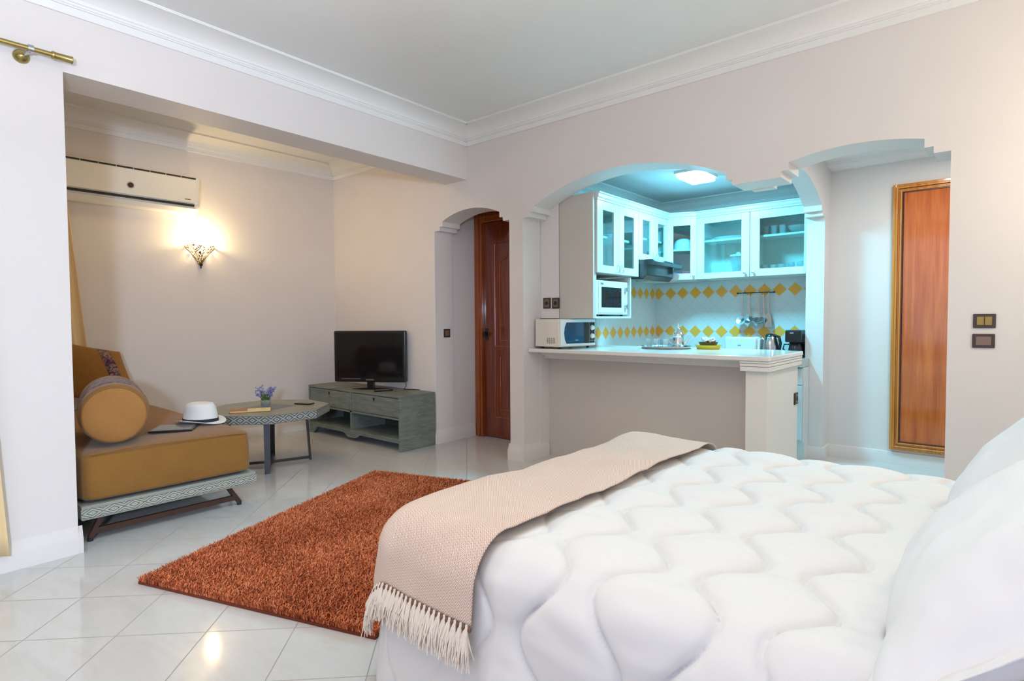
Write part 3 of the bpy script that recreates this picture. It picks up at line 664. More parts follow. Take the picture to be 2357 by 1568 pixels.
# ------------------------------------------------------------------ bed
t=thing('bed','low double bed beneath the white quilt','bed',(-.55,1.98,0))
MB().box(-1.45,.42,1.24,2.72,.26,.50).build('mattress',M['white_cloth'],t,bevel=.04,seg=3)
MB().box(-1.42,.42,1.27,2.69,.05,.25).build('bed_base',M['white_cloth'],t)
RR=.11; XF,YN,YF,ZT=-1.56+RR,1.12+RR,2.83-RR,.555
def bedmap(p,q,zt,D,r=RR,ex=0):
    dx=np.maximum(0,XF-p); dn=np.maximum(0,YN-q); df=np.maximum(0,q-YF); d=np.hypot(dx,dn+df); ds=np.where(d>1e-9,d,1)
    ux=-dx/ds; uy=(df-dn)/ds; dd=np.minimum(d,D); r=r+ex; a=np.minimum(dd/r,PI/2)
    h=r*np.sin(a); vv=r*(1-np.cos(a))+np.maximum(0,dd-r*PI/2); h=h+np.maximum(0,dd-r*PI/2)*.10
    return np.stack([np.maximum(p,XF)+ux*h,np.clip(q,YN,YF)+uy*h,zt-vv],-1)
def quilt_h(p,q):
    H=np.zeros_like(p); per=.335; Lx=lambda j:-.685+.195*j+.052*np.cos(2*PI*(q-2.004)/per+PI*j)
    for j in range(-8,8):
        a,b=Lx(j),Lx(j+1); w=b-a; u=(p-a)/w; ins=(u>=0)&(u<1); H=np.where(ins,(4*u*(1-u)).clip(0,1)**.38*(w/.2)**.5,H)
    return H
def nz(p,q,s,sx=1,sy=1,o=0):
    f=np.vectorize(lambda a,b:noise.noise(Vector((a*s*sx+o,b*s*sy,o)))); return f(p,q)
p=np.arange(XF-.60,.36,.0075); q=np.arange(YN-.62,YF+.5,.0075); Pq,Qq=np.meshgrid(p,q,indexing='ij')
S=bedmap(Pq,Qq,ZT,.60)
du=np.gradient(S,axis=0);dv=np.gradient(S,axis=1); Nn=np.cross(du,dv); ln=np.linalg.norm(Nn,axis=-1,keepdims=True); Nn=Nn/np.maximum(ln,1e-9)
drop=np.clip((ZT-S[...,2]-.1)/.4,0,1)
H=.030*quilt_h(Pq,Qq)*(1-.5*drop)+.010*nz(Pq,Qq,3.0)+.007*nz(Pq,Qq,11,.6,1.8,4)*(.4+quilt_h(Pq,Qq)*0.6)
def seam(p,q):
    D=np.full_like(p,9.)
    for j in range(-8,8): D=np.minimum(D,np.abs(p-(-.685+.195*j+.052*np.cos(2*PI*(q-2.004)/.335+PI*j))))
    return np.exp(-(D/.011)**2)
H=H-.007*seam(Pq,Qq); under=np.clip((Pq+1.075)/.07,0,1); H=H*(.3+.7*under)
S=S+Nn*H[...,None]; S[...,2]=np.maximum(S[...,2],.012)
ni,nj=Pq.shape; I=np.arange(ni*nj).reshape(ni,nj); Fq=np.stack([I[:-1,:-1],I[1:,:-1],I[1:,1:],I[:-1,1:]],-1).reshape(-1,4)
tag(npmesh('quilt',S.reshape(-1,3),Fq,M['quilt']),'puffy white quilt with wavy stitching covering the bed','quilt')
# throw
t=thing('throw_blanket','beige diamond-weave throw with tasselled fringe over the foot of the bed','blanket',(-1.35,1.98,.55))
p=np.arange(XF-.30,-1.062,.010); q=np.arange(YN-.298,YF+.33,.010); Pt,Qt=np.meshgrid(p,q,indexing='ij')
T=bedmap(Pt,Qt,ZT+.036,.40,RR,.030); du=np.gradient(T,axis=0);dv=np.gradient(T,axis=1); Nt=np.cross(du,dv); Nt/=np.maximum(np.linalg.norm(Nt,axis=-1,keepdims=True),1e-9)
hq=quilt_h(Pt,Qt); T=T+Nt*(.004*hq+.012*nz(Pt,Qt,3.0)+.006*nz(Pt,Qt,9,1,1,7))[...,None]
ni,nj=Pt.shape; I=np.arange(ni*nj).reshape(ni,nj); Ft=np.stack([I[:-1,:-1],I[1:,:-1],I[1:,1:],I[:-1,1:]],-1).reshape(-1,4)
o=npmesh('cloth',T.reshape(-1,3),Ft,M['throw'],t,True,np.stack([Pt.ravel(),Qt.ravel()],1)); sm=o.modifiers.new('solid','SOLIDIFY'); sm.thickness=.004; sm.offset=1
hem=T[:,0,:]; hi=[i for i in range(len(hem))]; ls=np.concatenate([[0],np.cumsum(np.linalg.norm(np.diff(hem,axis=0),axis=1))]); Lh=ls[-1]; nt=26
for k in range(nt):
    s=Lh*(k+.5)/nt; P=Vector([np.interp(s,ls,hem[:,c]) for c in range(3)]); out=Vector([np.interp(s,ls,Nt[:,0,c]) for c in range(3)]).normalized(); out.z=0; out.normalize(); sidev=Vector((-out.y,out.x,0))
    P=P+out*.006
    b=MB()
    for m_ in range(34):
        sp=random.uniform(-.013,.013); L=random.uniform(.075,.115); tw=random.uniform(-.012,.012); oo=random.uniform(0,.02)
        b.tube([P+sidev*sp*.15+Vector((0,0,.004)),P+sidev*sp*.55+out*(.004+oo*.3)+Vector((0,0,-.02)),P+sidev*(sp+tw*.5)+out*(.004+oo)+Vector((0,0,-L*.6)),P+sidev*(sp*1.2+tw)+out*(.004+oo+random.uniform(-.006,.012))+Vector((0,0,-L))],[.0024,.003,.0024,.0014],3)
    o=b.build('tassel',M['fringe'],t)
    MB().ball(P+sidev*.013+out*.003+Vector((0,0,-.004)),.0062,6,1.3).build('knot',M['knot'],o,smooth=60)
# bed pillows
pillow_r=tag(pillow('bed_pillow',(.045,1.41,.765),(0,1,.02),(.74,0,.67),.85,.58,.21,M['pillow'],None,60,.13,5,.014),'large white bed pillow nearest the camera, lower right','pillow')
tag(pillow('bed_pillow',(.10,2.16,.80),(0,1,.0),(.66,0,.75),.62,.60,.20,M['pillow'],None,46,.0,9,.010),'white bed pillow standing behind, nearer the switch wall','pillow')
# ------------------------------------------------------------------ kitchen wall cabinets
def door(parent,x0,x1,z0,z1,st,knobx,knob,gx=None):
    gx0,gx1=gx or (x0+st,x1-st); gz0,gz1=z0+st*.75,z1-st*.85
    b=MB().box(x0,gx0,-.02,-.001,z0,z1).box(gx1,x1,-.02,-.001,z0,z1).box(gx0,gx1,-.02,-.001,z0,gz0).box(gx0,gx1,-.02,-.001,gz1,z1)
    o=b.build('door',M['cab_white'],parent,local=True,bevel=.002)
    MB().box(gx0-.004,gx1+.004,-.013,-.009,gz0-.004,gz1+.004).build('glass_pane',M['glass'],o,local=True)
    if knob: MB().lathe([(.005,0),(.005,-.012),(.012,-.018),(.013,-.026),(.001,-.03)],(knobx,-.02,z0+.035),14,'y').build('knob',M['handle'],o,local=True,smooth=50)
    else: MB().tube([(knobx,-.02,z0+.075),(knobx,-.04,z0+.07),(knobx+.004,-.045,z0+.045),(knobx,-.04,z0+.018),(knobx,-.03,z0+.015)],.004,8).build('handle',M['handle'],o,local=True,smooth=50)
    return o
def wall_unit(label,loc,rz,w,h,dep,doors,shelves,st=.075,left=True,name='wall_cabinet',glassx=None):
    t=thing(name,label,'cabinet',loc,rz); k=.016
    b=MB().box(0,k,0,dep,0,h).box(w-k,w,0,dep,0,h).box(k,w-k,0,dep,0,k).box(k,w-k,0,dep,h-k,h).box(k,w-k,dep-.008,dep,k,h-k)
    b.build('carcass',M['cab_side'] if left else M['cab_in'],t,local=True)
    for z in shelves: MB().box(k,w-k,.03,dep-.01,z,z+.018).build('shelf',M['cab_white'],t,local=True)
    n=doors
    for i in range(n):
        x0,x1=w*i/n+.002,w*(i+1)/n-.002
        kx=(x1-.03 if i==0 else x0+.03) if n==2 else (x1-.035 if glassx is None else x0+.035)
        door(t,x0,x1,.001,h-.002,st,kx,n==1,glassx)
    MB().prism([(-.024,h),(-.024,h+.014),(-.034,h+.022),(-.034,h+.044),(-.044,h+.052),(-.044,h+.06),(0,h+.06),(0,h)],'x',0,w).build('cornice',M['cab_white'],t,local=True)
    return t
xf_,yf_,Z0,HH=-2.51,5.40,1.585,.59
wall_unit('white two-door glass cabinet above the built-in white microwave',(xf_,3.982,Z0),PI/2,.698,HH,.326,2,(.30,),.085)
wall_unit('short white two-door glass cabinet above the dark range hood',(xf_,4.682,1.742),PI/2,.606,HH-.157,.326,2,(.20,),.075,False)
wall_unit('white glass cabinet over the utensil rail, next to the corner cabinet',(-2.245,yf_,Z0),0,.498,HH,.326,1,(.355,),.072,False)
wall_unit('white glass cabinet beside the arch pillar, holding glasses',(-1.745,yf_,Z0),0,.471,HH,.326,1,(.355,),.085,False,glassx=(.085,.452))
# corner unit
t=thing('corner_cabinet','narrow white corner cabinet holding a white bowl','cabinet',(xf_,5.292,Z0))
pl=[(-2.51,5.292),(-2.249,5.402),(-2.249,5.725),(-2.835,5.725),(-2.835,5.292)]
b=MB().prism(pl,'z',Z0,Z0+.016).prism(pl,'z',Z0+HH-.016,Z0+HH).box(-2.835,-2.249,5.715,5.725,Z0,Z0+HH).box(-2.265,-2.249,5.41,5.72,Z0,Z0+HH); b.build('carcass',M['cab_in'],t)
MB().prism([(-2.51,5.325),(-2.27,5.425),(-2.27,5.71),(-2.82,5.71),(-2.82,5.325)],'z',Z0+.285,Z0+.303).build('shelf',M['cab_white'],t)
g=bpy.data.objects.new('door_face',None)
bpy.data.objects.remove(g)
wd=math.hypot(.261,.11); an=math.atan2(.11,.261); mt=Matrix.Translation((-2.51,5.292,Z0))@Matrix.Rotation(an,4,'Z')
b=MB().box(.004,.062,-.02,-.001,0,HH).box(wd-.062,wd-.004,-.02,-.001,0,HH).box(.062,wd-.062,-.02,-.001,0,.06).box(.062,wd-.062,-.02,-.001,HH-.065,HH); b.xf(mt); o=b.build('door',M['cab_white'],t,bevel=.002)
b=MB().box(.058,wd-.058,-.013,-.009,.056,HH-.06); b.xf(mt); b.build('glass_pane',M['glass'],o)
b=MB().lathe([(.005,0),(.005,-.012),(.012,-.018),(.013,-.026),(.001,-.03)],(wd-.03,-.02,.035),14,'y'); b.xf(mt); b.build('knob',M['handle'],o,smooth=50)
b=MB().prism([(-.024,HH),(-.024,HH+.014),(-.034,HH+.022),(-.034,HH+.044),(-.044,HH+.052),(-.044,HH+.06),(0,HH+.06),(0,HH)],'x',0,wd); b.xf(mt); b.build('cornice',M['cab_white'],t)
# niche with built in microwave
t=thing('oven_niche','open white shelf box under the first glass cabinet','cabinet',(xf_,3.982,1.212))
b=MB().box(-2.838,xf_,3.982,3.998,1.212,1.572).box(-2.838,xf_,4.56,4.576,1.212,1.572).box(-2.838,xf_,3.998,4.56,1.212,1.228).box(-2.838,-2.83,3.998,4.56,1.228,1.572); b.build('box_frame',M['cab_white'],t)
MB().box(-2.841,xf_+.002,3.946,3.982,1.212,Z0+HH+.055).build('side_panel',M['cab_side'],t)
def microwave(name,label,loc,rz,w,d,h,body,win,side=False,style=0):
    t=thing(name,label,'microwave',loc,rz)
    MB().box(0,w,0,d,.015,h).build('housing',body,t,local=True,bevel=.008,seg=3)
    for x in (.04,w-.06):
        for y in (.03,d-.05): MB().lathe([(.001,0),(.012,0),(.014,.016)],(x,y,0),8).build('foot',M['rubber'],t,local=True)
    return t
t=microwave('microwave_oven','white microwave oven inside the open wall niche',(xf_-.015,4.022,1.2285),PI/2,.52,.29,.30,M['white_pl'],0)
MB().box(.075,.40,-.006,.001,.075,.245).build('door_glass',M['dark_gl'],t,local=True)
MB().box(.03,.435,-.004,.001,.03,.295).build('door',M['white_pl'],t,local=True,bevel=.003)
for z in (.235,.085): MB().lathe([(.001,-.02),(.018,-.018),(.022,0)],(.478,0,z),16,'y').box(.474,.482,-.026,-.018,z-.02,z+.02).build('dial',M['handle'],t,local=True,smooth=40)
MB().box(.06,.10,-.0065,-.005,.265,.28).build('brand_mark',M['steel'],t,local=True)
# cream microwave on the counter: front face along local x
ax=math.atan2(.988,.154)
t=microwave('microwave_oven','cream microwave oven on the left end of the breakfast bar',(-2.742,3.80,.961),ax,.44,.285,.246,M['cream_pl'],0)
MB().box(.004,.436,-.012,.002,.018,.244).build('front_frame',M['white_pl'],t,local=True,bevel=.005)
mw_=[(.35,.042),(.35,.218),(.075,.218),(.055,.18),(.048,.13),(.055,.08),(.075,.042)]
MB().prism(mw_,'y',-.0145,-.011).build('door_glass',M['blue_gl'],t,local=True)
MB().box(.285,.35,-.0155,-.012,.042,.218).build('door_handle_strip',M['ac_gap'],t,local=True)
MB().box(.356,.422,-.0145,-.011,.042,.218).build('control_panel',M['ac_gap'],t,local=True)
for z in (.172,.10): MB().lathe([(.001,-.03),(.018,-.028),(.023,-.014)],(.389,0,z),18,'y').build('dial',M['cream_pl'],t,local=True,smooth=40)
MB().box(.36,.42,-.0152,-.014,.062,.064).box(.18,.215,-.0152,-.014,.066,.072).build('brand_mark',M['logo'],t,local=True)
b=MB()
for i in range(4):
    for j in range(6): b.box(-.0012,.001,.05+i*.025,.066+i*.025,.045+j*.008,.048+j*.008)
b.build('vent_slots',M['ac_gap'],t,local=True)
# range hood
t=thing('range_hood','dark slanted range hood under the short glass cabinet','range hood',(-2.6,4.98,1.56))
MB().prism([(-2.838,1.60),(-2.46,1.56),(-2.42,1.60),(-2.42,1.70),(-2.838,1.738)],'y',4.69,5.245).build('hood_body',M['hood'],t,bevel=.006)
MB().prism([(-2.50,1.70),(-2.34,1.685),(-2.33,1.715),(-2.36,1.737),(-2.50,1.74)],'y',4.685,5.25).build('visor',M['hood'],t,bevel=.003)
MB().box(-2.345,-2.332,4.88,5.06,1.722,1.732).build('switch_strip',M['steel'],t)
# base cabinet and granite
t=thing('base_cabinet','white base cabinet along the tiled back wall','cabinet',(-2.0,5.45,0))
MB().box(-2.24,-1.275,5.18,5.725,.17,.79).box(-1.275,-1.238,5.18,5.355,.17,.79).build('carcass',M['cab_white'],t)
MB().box(-2.24,-1.285,5.24,5.70,0,.17).box(-1.285,-1.238,5.24,5.355,0,.17).build('plinth',M['cab_in'],t)
for x0,x1 in ((-2.235,-1.76),(-1.755,-1.243)):
    o=MB().box(x0,x1,5.16,5.178,.18,.64).build('door',M['cab_white'],t,bevel=.003); MB().tube([(x1-.05,5.16,.6),(x1-.05,5.14,.59),(x1-.05,5.14,.53),(x1-.05,5.16,.52)],.004,8).build('handle',M['handle'],o,smooth=50)
    o=MB().box(x0,x1,5.16,5.178,.645,.785).build('drawer',M['cab_white'],t,bevel=.003); MB().lathe([(.005,0),(.012,-.018),(.001,-.026)],((x0+x1)/2,5.16,.715),12,'y').build('knob',M['handle'],o,smooth=50)
t=thing('base_cabinet','white base cabinet along the left tiled kitchen wall','cabinet',(-2.54,5.0,0))
MB().box(-2.835,-2.28,4.70,5.725,.17,.79).build('carcass',M['cab_white'],t)
MB().box(-2.83,-2.33,4.72,5.70,0,.17).build('plinth',M['cab_in'],t)
for y0,y1 in ((4.705,5.14),):
    o=MB().box(-2.278,-2.26,y0,y1,.18,.785).build('door',M['cab_white'],t,bevel=.003); MB().tube([(-2.26,y0+.05,.6),(-2.24,y0+.05,.59),(-2.24,y0+.05,.53),(-2.26,y0+.05,.52)],.004,8).build('handle',M['handle'],o,smooth=50)
gw=MB().prism([(-2.838,4.68),(-2.24,4.68),(-2.24,5.13),(-1.236,5.13),(-1.236,5.356),(-1.272,5.356),(-1.272,5.728),(-2.838,5.728)],'z',.792,.862)
tag(gw.build('worktop',M['granite'],bevel=.004),'speckled granite worktop on the base cabinets','worktop')
# ceiling light
t=thing('ceiling_light','bright rectangular ceiling light in the kitchen','ceiling light',(-1.95,4.70,2.34))
MB().box(-2.075,-1.845,4.50,4.86,2.40,2.419).build('base_plate',M['white_pl'],t)
MB().box(-2.065,-1.855,4.515,4.845,2.365,2.40).build('diffuser',M['diff'],t,bevel=.03,seg=4)
# utensil rail
t=thing('utensil_rail','metal hanging rail with hooks on the tiled wall','rail',(-1.78,5.70,1.45))
MB().tube([(-1.955,5.695,1.45),(-1.625,5.695,1.45)],.005,8).ball((-1.96,5.695,1.45),.009,8).ball((-1.62,5.695,1.45),.009,8).build('bar',M['steel_gr'],t,smooth=50)
for x in (-1.90,-1.68): MB().tube([(x,5.695,1.45),(x,5.728,1.46)],.004,6).build('bracket',M['steel_gr'],t)
HX=(-1.912,-1.845,-1.758,-1.715,-1.668)
for x in HX: MB().tube([(x,5.699,1.46),(x,5.687,1.459),(x,5.683,1.446),(x,5.682,1.432)],.002,6).build('hook',M['steel'],t)
def utensil(name,label,x,ln,head,dx=.008):
    t=thing(name,label,'utensil',(x,5.682,1.43)); zt=1.43; y=5.679
    MB().prism([(x-.007,zt),(x+.007,zt),(x+dx+.008,zt-ln),(x+dx-.008,zt-ln)],'y',y-.0015,y+.0015).build('handle',M['steel'],t)
    head(t,x+dx,y,zt-ln); return t
def bowl(r,sq=.6,tilt=0.5,rot=0):
    def f(t,x,y,z):
        b=MB().lathe([(r*math.sin(a),-r*sq*math.cos(a)) for a in [PI/2*k/8+.001 for k in range(9)]]+[(r*.96,0),(.001,-r*sq*.9)],(0,0,0),22)
        b.xf(Matrix.Translation((x,y-r*.75,z-.012))@Matrix.Rotation(rot,4,'Z')@Matrix.Rotation(tilt,4,'X')); b.build('bowl',M['steel'],t,smooth=50)
    return f
def spatula(t,x,y,z): MB().prism([(x-.014,z+.005),(x+.014,z+.005),(x+.027,z-.03),(x+.033,z-.125),(x-.033,z-.125),(x-.027,z-.03)],'y',y-.001,y+.001).build('blade',M['steel'],t)
def fork(t,x,y,z):
    b=MB().box(x-.012,x+.012,y-.001,y+.001,z-.02,z)
    for k in (-.011,0,.011): b.box(x+k-.002,x+k+.002,y-.001,y+.001,z-.09,z-.02)
    b.build('tines',M['steel'],t)
utensil('skimmer','flat round skimmer hanging leftmost on the kitchen rail',HX[0],.232,bowl(.044,.25,1.2),0)
utensil('ladle','small steel ladle hanging second from left on the rail',HX[1],.225,bowl(.041,.75,.9,-.4),.006)
utensil('ladle','large steel ladle hanging in the middle of the rail',HX[2],.222,bowl(.062,.7,.35),.008)
utensil('meat_fork','slim serving fork hanging between big ladle and spatula',HX[3],.185,fork,.008)
utensil('spatula','flat steel spatula hanging rightmost on the kitchen rail',HX[4],.185,spatula,.002)
# counter and worktop things
tray=MB().lathe([(.001,0),(.17,0),(.19,.004),(.205,.02),(.209,.02),(.195,.001),(.17,-.002+.002)],(-2.085,4.385,.9605),48,'z',1,.92)
tag(tray.build('tray',M['silver'],smooth=40),'round silver tray of tea glasses on the breakfast bar','tray')
gp=[(-2.21,4.34),(-2.15,4.42),(-2.13,4.31),(-2.175,4.475),(-2.045,4.30),(-2.09,4.475)]
gl=['front left','far middle','front second','far left','front right, by the teapot','far right']
for k,((x,y),w) in enumerate(zip(gp,gl)):
    c=(x,y,.9652)
    o=MB().lathe([(.001,0),(.02,0),(.023,.01),(.021,.03),(.028,.075),(.0265,.075),(.0195,.03),(.021,.012),(.001,.006)],c,18).build('tea_glass',M['glass2'],smooth=50)
    tag(o,'small clear tea glass on the silver tray, '+w,'glass','tea glasses on the tray')
t=thing('teapot','silver teapot with pointed lid on the tray','teapot',(-1.985,4.40,.965)); C=Vector((-1.985,4.40,.9655))
MB().lathe([(.001,0),(.038,0),(.046,.012),(.05,.035),(.044,.07),(.042,.10),(.044,.104)],C,24).build('body',M['silver'],t,smooth=50)
MB().lathe([(.045,.105),(.042,.118),(.028,.14),(.016,.155),(.012,.165),(.014,.172),(.006,.18),(.003,.195),(.0005,.205)],C,24).build('lid',M['silver'],t,smooth=50)
MB().tube([C+Vector((.042,.01,.03)),C+Vector((.062,.015,.05)),C+Vector((.075,.02,.085)),C+Vector((.088,.025,.10))],[.011,.009,.007,.006],8).build('spout',M['silver'],t,smooth=50)
MB().tube([C+Vector((-.04,-.01,.095)),C+Vector((-.075,-.015,.10)),C+Vector((-.082,-.015,.06)),C+Vector((-.048,-.01,.03))],.0045,8).build('handle',M['silver'],t,smooth=50)
t=thing('sweets_dish','yellow-green dish with a bowl of wrapped sweets on the breakfast bar','dish',(-1.765,4.47,.96)); C=Vector((-1.765,4.47,.9603))
MB().lathe([(.001,0),(.085,0),(.105,.032),(.110,.034),(.100,.03),(.082,.006),(.001,.006)],C,32,'z',1.0,.8).build('dish',M['yel_dish'],t,smooth=40)
MB().lathe([(.001,.007),(.055,.007),(.075,.055),(.078,.056),(.05,.03),(.001,.026)],C,28,'z',1,.8).build('bowl',M['brown_bowl'],t,smooth=40)
for k in range(26):
    a=random.uniform(0,6.28); r=random.uniform(0,.064); c=C+Vector((r*math.cos(a),r*.8*math.sin(a),.058+random.uniform(0,.028)))
    b=MB().obox(c,(.034,.014,.012),random.uniform(0,3),random.uniform(-.5,.5),random.uniform(-.5,.5)); b.build('wrapped_sweet',M['candy'] if k%3 else M['candy2'],t)
bg=MB().obox((-2.33,4.56,.9645),(.16,.05,.006),.5)
tag(bg.build('folded_napkin',M['white_pl'],bevel=.002),'flat white folded napkin behind the silver tray','napkin')  # flat white piece, taken for a folded napkin
t=thing('toaster','white long-slot toaster on the granite worktop','toaster',(-1.80,5.38,.862))
MB().box(-1.945,-1.66,5.31,5.46,.872,1.035).build('body',M['white_pl'],t,bevel=.018,seg=4,smooth=40)
MB().box(-1.91,-1.70,5.37,5.40,1.0345,1.036).build('bread_slot',M['ac_gap'],t)
MB().box(-1.66,-1.632,5.33,5.44,.88,1.02).build('end_panel',M['white_pl'],t,bevel=.008)
MB().box(-1.822,-1.795,5.3085,5.3105,.955,.963).build('brand_mark',M['handle'],t)
MB().box(-1.93,-1.68,5.33,5.44,.8622,.872).build('base',M['rubber'],t)
t=thing('kettle','brushed steel electric kettle with black lid','kettle',(-1.552,5.36,.862)); C=Vector((-1.552,5.36,.8625))
MB().lathe([(.001,0),(.068,0),(.07,.02),(.072,.022)],C,28).build('base',M['black'],t,smooth=40)
MB().lathe([(.07,.022),(.071,.06),(.066,.11),(.056,.155),(.045,.178)],C,28).build('body',M['steel'],t,smooth=50)
MB().lathe([(.046,.178),(.042,.192),(.025,.203),(.001,.207)],C,28).build('lid',M['black'],t,smooth=50)
MB().tube([C+Vector((.035,-.01,.19)),C+Vector((.075,-.015,.175)),C+Vector((.088,-.02,.12)),C+Vector((.078,-.02,.05)),C+Vector((.066,-.015,.035))],[.012,.013,.013,.012,.010],8).build('handle',M['black'],t,smooth=50)
MB().tube([C+Vector((-.05,0,.14)),C+Vector((-.072,.003,.165))],[.016,.008],8).build('spout',M['steel'],t,smooth=50)
t=thing('coffee_maker','black drip coffee maker beside the arch pillar','coffee maker',(-1.345,5.36,.862))
MB().box(-1.415,-1.285,5.30,5.50,.8622,.89).build('base',M['black'],t,bevel=.006)
MB().box(-1.415,-1.285,5.43,5.50,.89,1.0).build('column',M['black'],t)
MB().box(-1.415,-1.285,5.29,5.50,.995,1.10).build('water_tank',M['black'],t,bevel=.01)
MB().box(-1.375,-1.345,5.2885,5.2905,1.072,1.079).build('brand_mark',M['logo'],t)
o=MB().lathe([(.001,0),(.05,0),(.058,.03),(.05,.075),(.042,.09)],(-1.348,5.362,.892),22).build('carafe',Mat('carafe_glass',(.02,.02,.025,1),.05).m,t,smooth=50)
MB().tube([(-1.395,5.35,.975),(-1.432,5.34,.975),(-1.442,5.34,.935),(-1.415,5.35,.905)],.006,8).build('carafe_handle',M['black'],o,smooth=50)
# ------------------------------------------------------------------ things inside the glass cabinets
def lath(name,prof,c,mat,label,cat,group=None,n=20,sx=1,sy=1): return tag(MB().lathe(prof,c,n,'z',sx,sy).build(name,mat,smooth=50),label,cat,group)
TUM=[(.001,0),(.026,0),(.031,.09),(.0295,.09),(.025,.006),(.001,.005)]
BOWL=[(.001,0),(.04,0),(.075,.04),(.085,.07),(.081,.07),(.07,.042),(.036,.007),(.001,.006)]
sh=Z0+.30+.0185
for k,z in enumerate((0,.022,.044)): lath('bowl',BOWL,(-2.66,4.17,sh+z),M['bowl_wh'],'white bowl in the stack behind the first glass door, '+('lowest','middle','topmost')[k],'bowl','stacked bowls in the first cabinet')
lath('serving_bowl',[(.001,0),(.05,0),(.09,.05),(.095,.10),(.09,.10),(.08,.05),(.045,.008),(.001,.007)],(-2.66,4.17,sh+.118),M['bowl_wh'],'deep pale bowl on top of the stacked bowls in the first cabinet','bowl')
for k in range(3): lath('plate',[(.001,0),(.06,0),(.10,.014),(.103,.016),(.06,.006),(.001,.004)],(-2.67,4.50,sh+.0165*k),M['bowl_wh'],'white plate in the stack behind the second glass door, '+('bottom','middle','top')[k],'plate','stacked plates in the first cabinet')
for k,y in enumerate((4.82,4.87,5.08,5.15)): 
    lath('jar',[(.001,0),(.022,0),(.022,.065),(.016,.075),(.018,.078),(.018,.095),(.001,.096)],(-2.60+.01*(k%2),y,1.742+.0165),M['ceramic_dk'],'dark spice jar in the cabinet over the hood, '+('first','second','third','last')[k]+' from the left','jar','spice jars above the hood')
lath('mixing_bowl',[(.098,0),(.102,.01),(.095,.06),(.08,.095),(.045,.115),(.001,.118)],(-2.435,5.51,Z0+.3035),M['bowl_wh'],'white upturned bowl on the corner cabinet shelf','bowl')
tag(MB().obox((-2.36,5.455,Z0+.0525),(.13,.05,.07),.4).build('food_packet',M['red'],bevel=.01),'upright red packet at the bottom of the corner cabinet','packet')
tag(MB().obox((-2.48,5.40,Z0+.0475),(.075,.05,.06),.4).build('food_packet',M['blue'],bevel=.01),'upright blue packet at the bottom of the corner cabinet','packet')
s1=Z0+.355+.0185
lath('platter',[(.001,0),(.09,0),(.15,.025),(.155,.027),(.09,.008),(.001,.005)],(-1.99,5.565,s1),M['bowl_wh'],'wide oval platter on the shelf above the glass jug','plate',sy=.8)
t=thing('blender_jug','large clear blender jug at the bottom of the glass cabinet','jug',(-1.90,5.54,Z0+.017)); C=Vector((-1.90,5.54,Z0+.0165))
MB().lathe([(.001,0),(.045,0),(.05,.02),(.075,.19),(.072,.19),(.046,.022),(.001,.01)],C,24).build('jug',M['glass2'],t,smooth=50)
MB().lathe([(.076,.19),(.078,.205),(.05,.212),(.02,.214),(.02,.23),(.001,.232)],C,24).build('lid',M['white_pl'],t,smooth=50)
MB().tube([C+Vector((.068,-.02,.175)),C+Vector((.115,-.03,.165)),C+Vector((.105,-.03,.06)),C+Vector((.058,-.015,.05))],.008,8).build('handle',M['glass2'],t,smooth=50)
for k,x in enumerate((-1.655,-1.585,-1.51)): lath('tumbler',TUM,(x,5.55,s1),M['glass2'],'clear tumbler on the upper shelf beside the pillar, '+('left','centre','right')[k]+' one','glass','tumblers on the upper shelf')
lath('glass_bowl',BOWL,(-1.38,5.56,s1),M['glass2'],'clear glass bowl on the upper shelf beside the pillar','bowl',sx=1.05)
for k,x in enumerate((-1.655,-1.58,-1.505,-1.43,-1.35)):
    lath('wine_glass' if k>2 else 'tumbler',TUM if k<3 else [(.001,0),(.028,0),(.028,.003),(.004,.006),(.004,.04),(.02,.05),(.03,.075),(.026,.105),(.024,.105),(.028,.075),(.018,.053),(.001,.045)],(x,5.50+.03*(k%2),Z0+.0165),M['glass2'],'clear glass on the cabinet floor beside the pillar, '+('first','second','third','fourth','fifth')[k]+' from the left','glass','glasses on the cabinet floor')
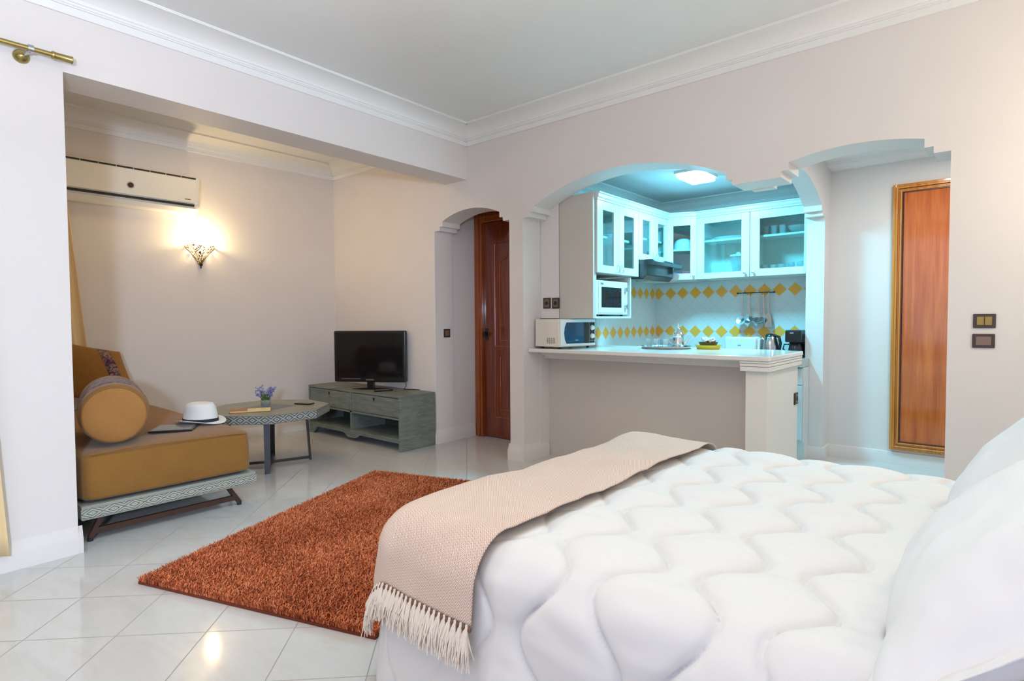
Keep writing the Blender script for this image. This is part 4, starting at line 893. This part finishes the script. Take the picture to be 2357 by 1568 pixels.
# ------------------------------------------------------------------ lights
def light(name,kind,loc,energy,color,size=.1,sizey=None,aim=None,spread=None):
    l=bpy.data.lights.new(name,kind); o=bpy.data.objects.new(name,l); col.objects.link(o); o.location=loc; l.energy=energy; l.color=color
    if kind=='AREA':
        l.shape='RECTANGLE' if sizey else 'SQUARE'; l.size=size
        if sizey: l.size_y=sizey
        if spread: l.spread=math.radians(spread)
    else: l.shadow_soft_size=size
    if aim is not None: o.rotation_euler=(Vector(aim)-Vector(loc)).to_track_quat('-Z','Y').to_euler()
    return o
light('rear_fill','AREA',(-.6,-2.2,1.7),22,(.62,.71,1),3.2,2.0,(-1.2,3,1.6))  # cool fill added behind the camera; the front wall has no window
light('bounce_light','AREA',(-1.0,.2,2.1),62,(1,.98,.96),1.8,1.8,(-1.0,.2,3))  # unseen up-facing area light, added to brighten the ceiling
light('ceiling_fill','AREA',(-1.1,1.2,2.80),7,(1,.95,.9),1.6,1.6,(-1.1,1.2,0))  # soft ambient fill added overhead; no fixture hangs here
sp=light('flash_lamp','SPOT',(.55,-.75,1.45),360,(.62,.77,1),.12,None,(-5.3,1.9,1.4)); sp.data.spot_size=math.radians(54); sp.data.spot_blend=.45
light('bedside_lamp','POINT',(.60,3.0,1.95),21,(1,.87,.66),.08)
light('bed_fill','AREA',(.35,-1.1,1.0),7,(.42,.48,1),.9,.9,(0,1.3,.65))
light('sconce_lamp','POINT',(XA+.07,2.245,1.965),16,(1,.74,.40),.03)
light('kitchen_lamp','AREA',(-1.96,4.68,2.355),54,(.14,.72,1),.2,.3,(-1.96,4.68,0))
light('kitchen_glow','POINT',(-1.96,4.68,2.30),4,(.14,.72,1),.08)
light('alcove_fill','AREA',(-4.75,2.3,2.9),8,(1,.68,.28),.6,.6,(-4.75,2.3,0))  # warm fill added to support the sconce; the alcove has no ceiling fixture
light('hall_fill','AREA',(-.2,4.7,2.45),17,(1,.97,.93),.4,.4,(-.2,4.7,0))  # unseen fill added to brighten the hall and the column side
w=bpy.data.worlds.new('world'); bpy.context.scene.world=w; w.use_nodes=True; w.node_tree.nodes['Background'].inputs[0].default_value=(.75,.8,.9,1); w.node_tree.nodes['Background'].inputs[1].default_value=.3
sc=bpy.context.scene
sc.view_settings.view_transform='Standard'; sc.view_settings.look='None'; sc.view_settings.exposure=0; sc.view_settings.gamma=1
sc.cycles.max_bounces=10; sc.cycles.diffuse_bounces=5; sc.cycles.transparent_max_bounces=12; sc.cycles.use_denoising=True; sc.cycles.sample_clamp_indirect=8; sc.cycles.caustics_reflective=False
